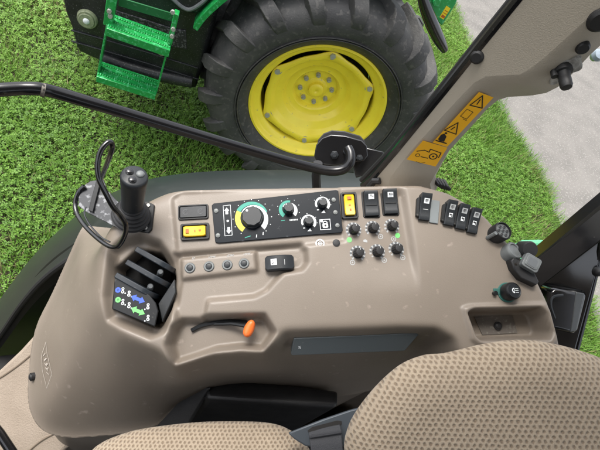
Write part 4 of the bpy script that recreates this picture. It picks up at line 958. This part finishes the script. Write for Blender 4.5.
m = MB(); m.tube(spline([P(*q_) for q_ in ((555, 318, .802), (551, 306, .80), (553, 297, .80), (563, 295, .80))], 4), .0022, 6); m.build('latch_rim', K['charcoal'], bx)
m = MB(); m.M = frame(P(598, 272, .79), Rv, rn); m.dome(.009, -.004, .012); m.build('frame_buffer', K['rubber'], rear)
m = MB(); m.M = frame(P(598, 55, 1.6), Rv, rn); m.lathe([(0, .02), (.018, .016), (.024, 0), (.018, -.02), (0, -.03)], 18); wl2 = m.build('work_lamp', mat('pale blue lamp glass', (.25, .30, .34), .15, coat=.6), None)
tag(wl2, 'small pale blue grey rear lamp peeking past pillar edge', 'lamp')

# ------------------------------------------------------------------ side trim, rail, floor
stn = unit(nc*.7+V([-.25, -.25, .25])); SO = P(30, 400, .98)
st = [(-90, 520), (-90, 440), (-40, 402), (0, 369), (20, 350), (40, 328), (58, 306), (75, 285), (130, 270), (150, 400), (108, 436), (84, 441), (66, 449), (40, 476)]
m = MB(); a = [PPl(x, y, SO, stn) for x, y in st]; m.loft([a, [p-stn*.03 for p in a]]); tr_ = m.build('side_trim', K['trim'], None, bevel=.008, seg=3)
tr_['kind'] = 'thing'
tag(tr_, 'pale beige side trim panel beside the console nose', 'trim panel')
for pts in (((-40, 404), (-10, 384), (6, 374), (20, 364), (34, 353), (50, 346)), ((18, 462), (30, 450), (44, 439), (62, 431), (90, 425))):
    m = MB(); m.tube(spline([PPl(x, y, SO+stn*.0005, stn) for x, y in pts], 5), .0022, 6); m.build('trim_seam', mat('seam shadow line', (.16, .125, .09), .8) if 'seam shadow line' not in bpy.data.materials else bpy.data.materials['seam shadow line'], tr_)
m = MB(); m.tube([P(-30, 397, .80), P(0, 434, .80), P(12, 452, .80), P(50, 510, .80)], .0085, 12); tag(m.build('grab_rail', K['gloss'], None, smooth=60), 'black grab rail crossing the lower left corner', 'rail')
m = MB(); m.box((.2, -.47, 3.12), (1.5, 1.65, .10)); tag(m.build('cab_roof_shade', K['trim'], None, bevel=.03), 'unseen beige lined cab roof added to shade the interior', 'roof', kind='structure')  # out of view, added to hold overhead sky light off the console
m = MB(); m.box((.1, -1.12, 1.85), (1.9, .08, 1.45)); tag(m.build('door_side_blocker', K['rubber'], None, bevel=.03), 'unseen dark blocker added on the door side to cut light', 'wall', kind='structure')  # out of view, added so less door-side light reaches the console face
m = MB(); m.box((-.92, -.35, 1.65), (.14, 1.3, 1.0)); tag(m.build('front_shade_block', K['rubber'], None, bevel=.03), 'unseen dark front block added to shade the console nose', 'wall', kind='structure')  # dash-like block out of view, added to darken the console nose
FL = mat('dark cab floor mat', (.012, .012, .012), .8, bump=.5, bscale=60)
m = MB(); m.box((.25, -.35, 1.16), (1.3, 1.8, .06)); tag(m.build('cab_floor', FL, None), 'dark cab floor mat under the seat', 'floor', kind='structure')

# ------------------------------------------------------------------ document pouch
pd_ = [[(206, 377.5, .80), (338, 389.5, .80), (341, 396, .795), (337, 408, .78), (212, 402, .78)], ]
pouch = thing('document_pouch', P(260, 420, .95), 'black vinyl document pouch wedged between console and seat', 'pouch')
tb, tf = [P(204, 379, .81), P(250, 382, .81), P(300, 386, .81), P(339, 391, .81)], [P(207, 400, .765), P(250, 403, .765), P(300, 406, .765), P(337, 408, .77)]
dz = V([0, 0, -.22])
m = MB(); m.loft([[tb[i], tb[i]*.35+tf[i]*.65+nc*.008, tf[i], tf[i]+dz, tb[i]+dz] for i in range(4)]); m.build('pouch_body', K['pouch'], pouch, bevel=.008, seg=3)
m = MB(); q = [P(204, 377, .80), P(211, 388, .775), P(186, 432, .80), P(150, 436, .83)]; q2 = [p-V([.006, 0, .003]) for p in q]; m.loft([q, q2]); m.build('pouch_flap', K['pouch'], pouch, bevel=.002)

# ------------------------------------------------------------------ seat
def fabric():
    m = bpy.data.materials.new('dimpled beige seat fabric'); m.use_nodes = True; nt = m.node_tree; N = nt.nodes; L = nt.links; b = N['Principled BSDF']
    tc = N.new('ShaderNodeTexCoord')
    nz = N.new('ShaderNodeTexNoise'); nz.inputs['Scale'].default_value = 130; L.new(tc.outputs['Object'], nz.inputs['Vector'])
    ofs = N.new('ShaderNodeVectorMath'); ofs.operation = 'MULTIPLY_ADD'; ofs.inputs[1].default_value = (.0034,)*3; L.new(nz.outputs['Color'], ofs.inputs[0]); L.new(tc.outputs['Object'], ofs.inputs[2])
    sc = N.new('ShaderNodeVectorMath'); sc.operation = 'MULTIPLY'; s0 = 1/.0065; sc.inputs[1].default_value = (s0, s0/1.5, 0); L.new(ofs.outputs[0], sc.inputs[0])
    def cell(o):
        a = N.new('ShaderNodeVectorMath'); a.operation = 'ADD'; a.inputs[1].default_value = o; L.new(sc.outputs[0], a.inputs[0])
        c = N.new('ShaderNodeVectorMath'); c.operation = 'FRACTION'; L.new(a.outputs[0], c.inputs[0])
        d = N.new('ShaderNodeVectorMath'); d.operation = 'SUBTRACT'; d.inputs[1].default_value = (.5, .5, 0); L.new(c.outputs[0], d.inputs[0])
        e = N.new('ShaderNodeVectorMath'); e.operation = 'MULTIPLY'; e.inputs[1].default_value = (1.05, 1.5, 0); L.new(d.outputs[0], e.inputs[0])
        l = N.new('ShaderNodeVectorMath'); l.operation = 'LENGTH'; L.new(e.outputs[0], l.inputs[0]); return l.outputs['Value']
    mn = N.new('ShaderNodeMath'); mn.operation = 'MINIMUM'; L.new(cell((0, 0, 0)), mn.inputs[0]); L.new(cell((.5, .5, 0)), mn.inputs[1])
    mr = N.new('ShaderNodeMapRange'); mr.interpolation_type = 'SMOOTHSTEP'; mr.inputs[1].default_value = .10; mr.inputs[2].default_value = .40; L.new(mn.outputs[0], mr.inputs[0])
    wv = N.new('ShaderNodeTexNoise'); wv.inputs['Scale'].default_value = 900; L.new(tc.outputs['Object'], wv.inputs['Vector'])
    big = N.new('ShaderNodeTexNoise'); big.inputs['Scale'].default_value = 9; L.new(tc.outputs['Object'], big.inputs['Vector'])
    mx = N.new('ShaderNodeMix'); mx.data_type = 'RGBA'; mx.inputs[6].default_value = (.335, .25, .17, 1); mx.inputs[7].default_value = (.57, .46, .335, 1); L.new(mr.outputs[0], mx.inputs[0])
    m2 = N.new('ShaderNodeMix'); m2.data_type = 'RGBA'; m2.blend_type = 'MULTIPLY'; m2.inputs[0].default_value = .45; L.new(mx.outputs[2], m2.inputs[6]); L.new(wv.outputs['Fac'], m2.inputs[7])
    m3 = N.new('ShaderNodeMix'); m3.data_type = 'RGBA'; m3.blend_type = 'MULTIPLY'; m3.inputs[0].default_value = .3; L.new(m2.outputs[2], m3.inputs[6]); L.new(big.outputs['Fac'], m3.inputs[7])
    L.new(m3.outputs[2], b.inputs['Base Color']); b.inputs['Roughness'].default_value = .9; b.inputs['Sheen Weight'].default_value = .15; b.inputs['Specular IOR Level'].default_value = .2
    ad = N.new('ShaderNodeMath'); ad.operation = 'MULTIPLY_ADD'; ad.inputs[1].default_value = .25; L.new(wv.outputs['Fac'], ad.inputs[0]); L.new(mr.outputs[0], ad.inputs[2])
    bp = N.new('ShaderNodeBump'); bp.inputs['Strength'].default_value = .8; bp.inputs['Distance'].default_value = .0014; L.new(ad.outputs[0], bp.inputs['Height']); L.new(bp.outputs[0], b.inputs['Normal'])
    return m
FAB = fabric()
def pillow(name, px_, d0, anchor, nrm, thick, rad, parent, crown=.012, bump=None):
    o = P(*anchor, d0); nrm = unit(nrm); Fp = frame(o, Rv, nrm); Fi = Fp.inverted()
    pl = V([tuple(Fi @ Vector([float(c) for c in PPl(x, y, o, nrm)]))[:2] for x, y in px_]); pl = V([p for p in spline_closed(pl, 5)])
    n = len(pl); ctr = pl.mean(0); R1 = 46; rs = [1-(1-math.sqrt(i_/R1))*0-(i_/R1)**1.6 for i_ in range(R1+1)]
    def height(q):
        D = -sdf(q[:, 0], q[:, 1], pl); D = np.clip(D, 0, None); e = np.clip(D, 0, rad)/rad
        t = thick*.5*np.sqrt(np.clip(1-(1-e)**2, 0, 1))+crown*sm(D/.2)
        return t+(bump(q[:, 0], q[:, 1]) if bump is not None else 0)
    va = []; fa = []
    for s1 in rs[:-1]:
        q = ctr+(pl-ctr)*s1; h = height(q) if s1 < 1 else np.zeros(n); va += [(a, b, c) for (a, b), c in zip(q, h)]
    va.append((*ctr, float(height(ctr[None])[0]))); tip = len(va)-1
    nb = len(va)
    for s1 in rs[1:-1]:
        q = ctr+(pl-ctr)*s1; va += [(a, b, -.6*c) for (a, b), c in zip(q, height(q))]
    va.append((*ctr, -.6*float(height(ctr[None])[0])))
    for j_ in range(R1-1):
        for k_ in range(n): fa.append((j_*n+k_, j_*n+(k_+1) % n, (j_+1)*n+(k_+1) % n, (j_+1)*n+k_))
    for k_ in range(n): fa.append(((R1-1)*n+k_, (R1-1)*n+(k_+1) % n, tip))
    lo_ = lambda j_, k_: k_ % n if j_ == 0 else nb+(j_-1)*n+k_ % n
    for j_ in range(R1-1):
        for k_ in range(n): fa.append((lo_(j_, k_+1), lo_(j_, k_), lo_(j_+1, k_), lo_(j_+1, k_+1)))
    for k_ in range(n): fa.append((lo_(R1-1, k_+1), lo_(R1-1, k_), len(va)-1))
    me = bpy.data.meshes.new(name); me.from_pydata([tuple(map(float, p)) for p in va], [], fa); me.update()
    ob = link(me, name, FAB, parent, Fp, smooth=180, fix=True); 
    return ob
seat = thing('driver_seat', P(330, 520, 1.0), 'beige dimpled fabric driver seat with backrest and cushion', 'seat')
bo = [(344, 452), (347, 430), (355, 413), (369, 394), (385, 377), (403, 363), (424, 355), (441, 353.5), (458, 350), (478, 345), (505, 340.5), (530, 340), (555, 344), (578, 350), (600, 358), (640, 376), (690, 410), (730, 480), (735, 580), (640, 660), (480, 670), (380, 610), (348, 520)]
pillow('backrest', bo, .52, (480, 410), MW @ V([-.05, .18, -.97]), .085, .05, seat)
co = [(88, 458), (100, 444), (122, 434), (150, 427.5), (200, 422), (250, 421.5), (275, 424), (290, 430), (300, 437), (308, 447), (314, 462), (318, 520), (300, 600), (200, 640), (80, 600), (60, 500)]
pillow('cushion', co, .65, (200, 460), MW @ V([-.02, .35, -.93]), .09, .05, seat)
# frame under the seat
m = MB(); cS = P(330, 520, .85); m.box((cS[0], cS[1], cS[2]-.28), (.62, .36, .3)); m.build('seat_frame', K['rubber'], seat, bevel=.02)
# belt anchor and strap
bn = unit(MW @ V([.05, .3, -.95])); BO_ = P(325, 430, .60); bpnt = lambda x, y: PPl(x, y, BO_, bn)
m = MB(); q = [bpnt(*p) for p in ((288, 433), (322, 419.5), (350, 410), (366, 406), (372, 420), (352, 436), (340, 452), (305, 446), (294, 439))]; m.loft([q, [p-bn*.006 for p in q]]); bk = m.build('belt_anchor', K['bracket'], seat, bevel=.002)
m = MB(); q = [bpnt(*p)+bn*.0006 for p in ((307.5, 430.5), (312, 427), (337, 420.5), (341.5, 421), (342, 424), (338, 427.5), (309, 433.5))]; m.loft([q, [p-bn*.001 for p in q]]); m.build('belt_slot', K['ink'], bk)
sp = [(308.5, 430, .601), (309, 436, .592), (310.5, 446, .585), (313, 470, .58)]; sq = [(340, 424.5, .601), (341.5, 431, .592), (342.5, 444, .585), (345, 468, .58)]
m = MB(); m.loft([[P(*a_), P(*b_), P(*b_)-bn*.004, P(*a_)-bn*.004] for a_, b_ in zip(sp, sq)]); m.build('belt_strap', K['belt'], seat, bevel=.001)
m = MB(); m.loft([[P(309, 435, .588), P(341.5, 430.2, .588), P(341.8, 433.4, .587), P(309.4, 438.4, .587)], [p-bn*.003 for p in (P(309, 435, .588), P(341.5, 430.2, .588), P(341.8, 433.4, .587), P(309.4, 438.4, .587))]]); m.build('belt_fold', K['belt'], seat, bevel=.0008)
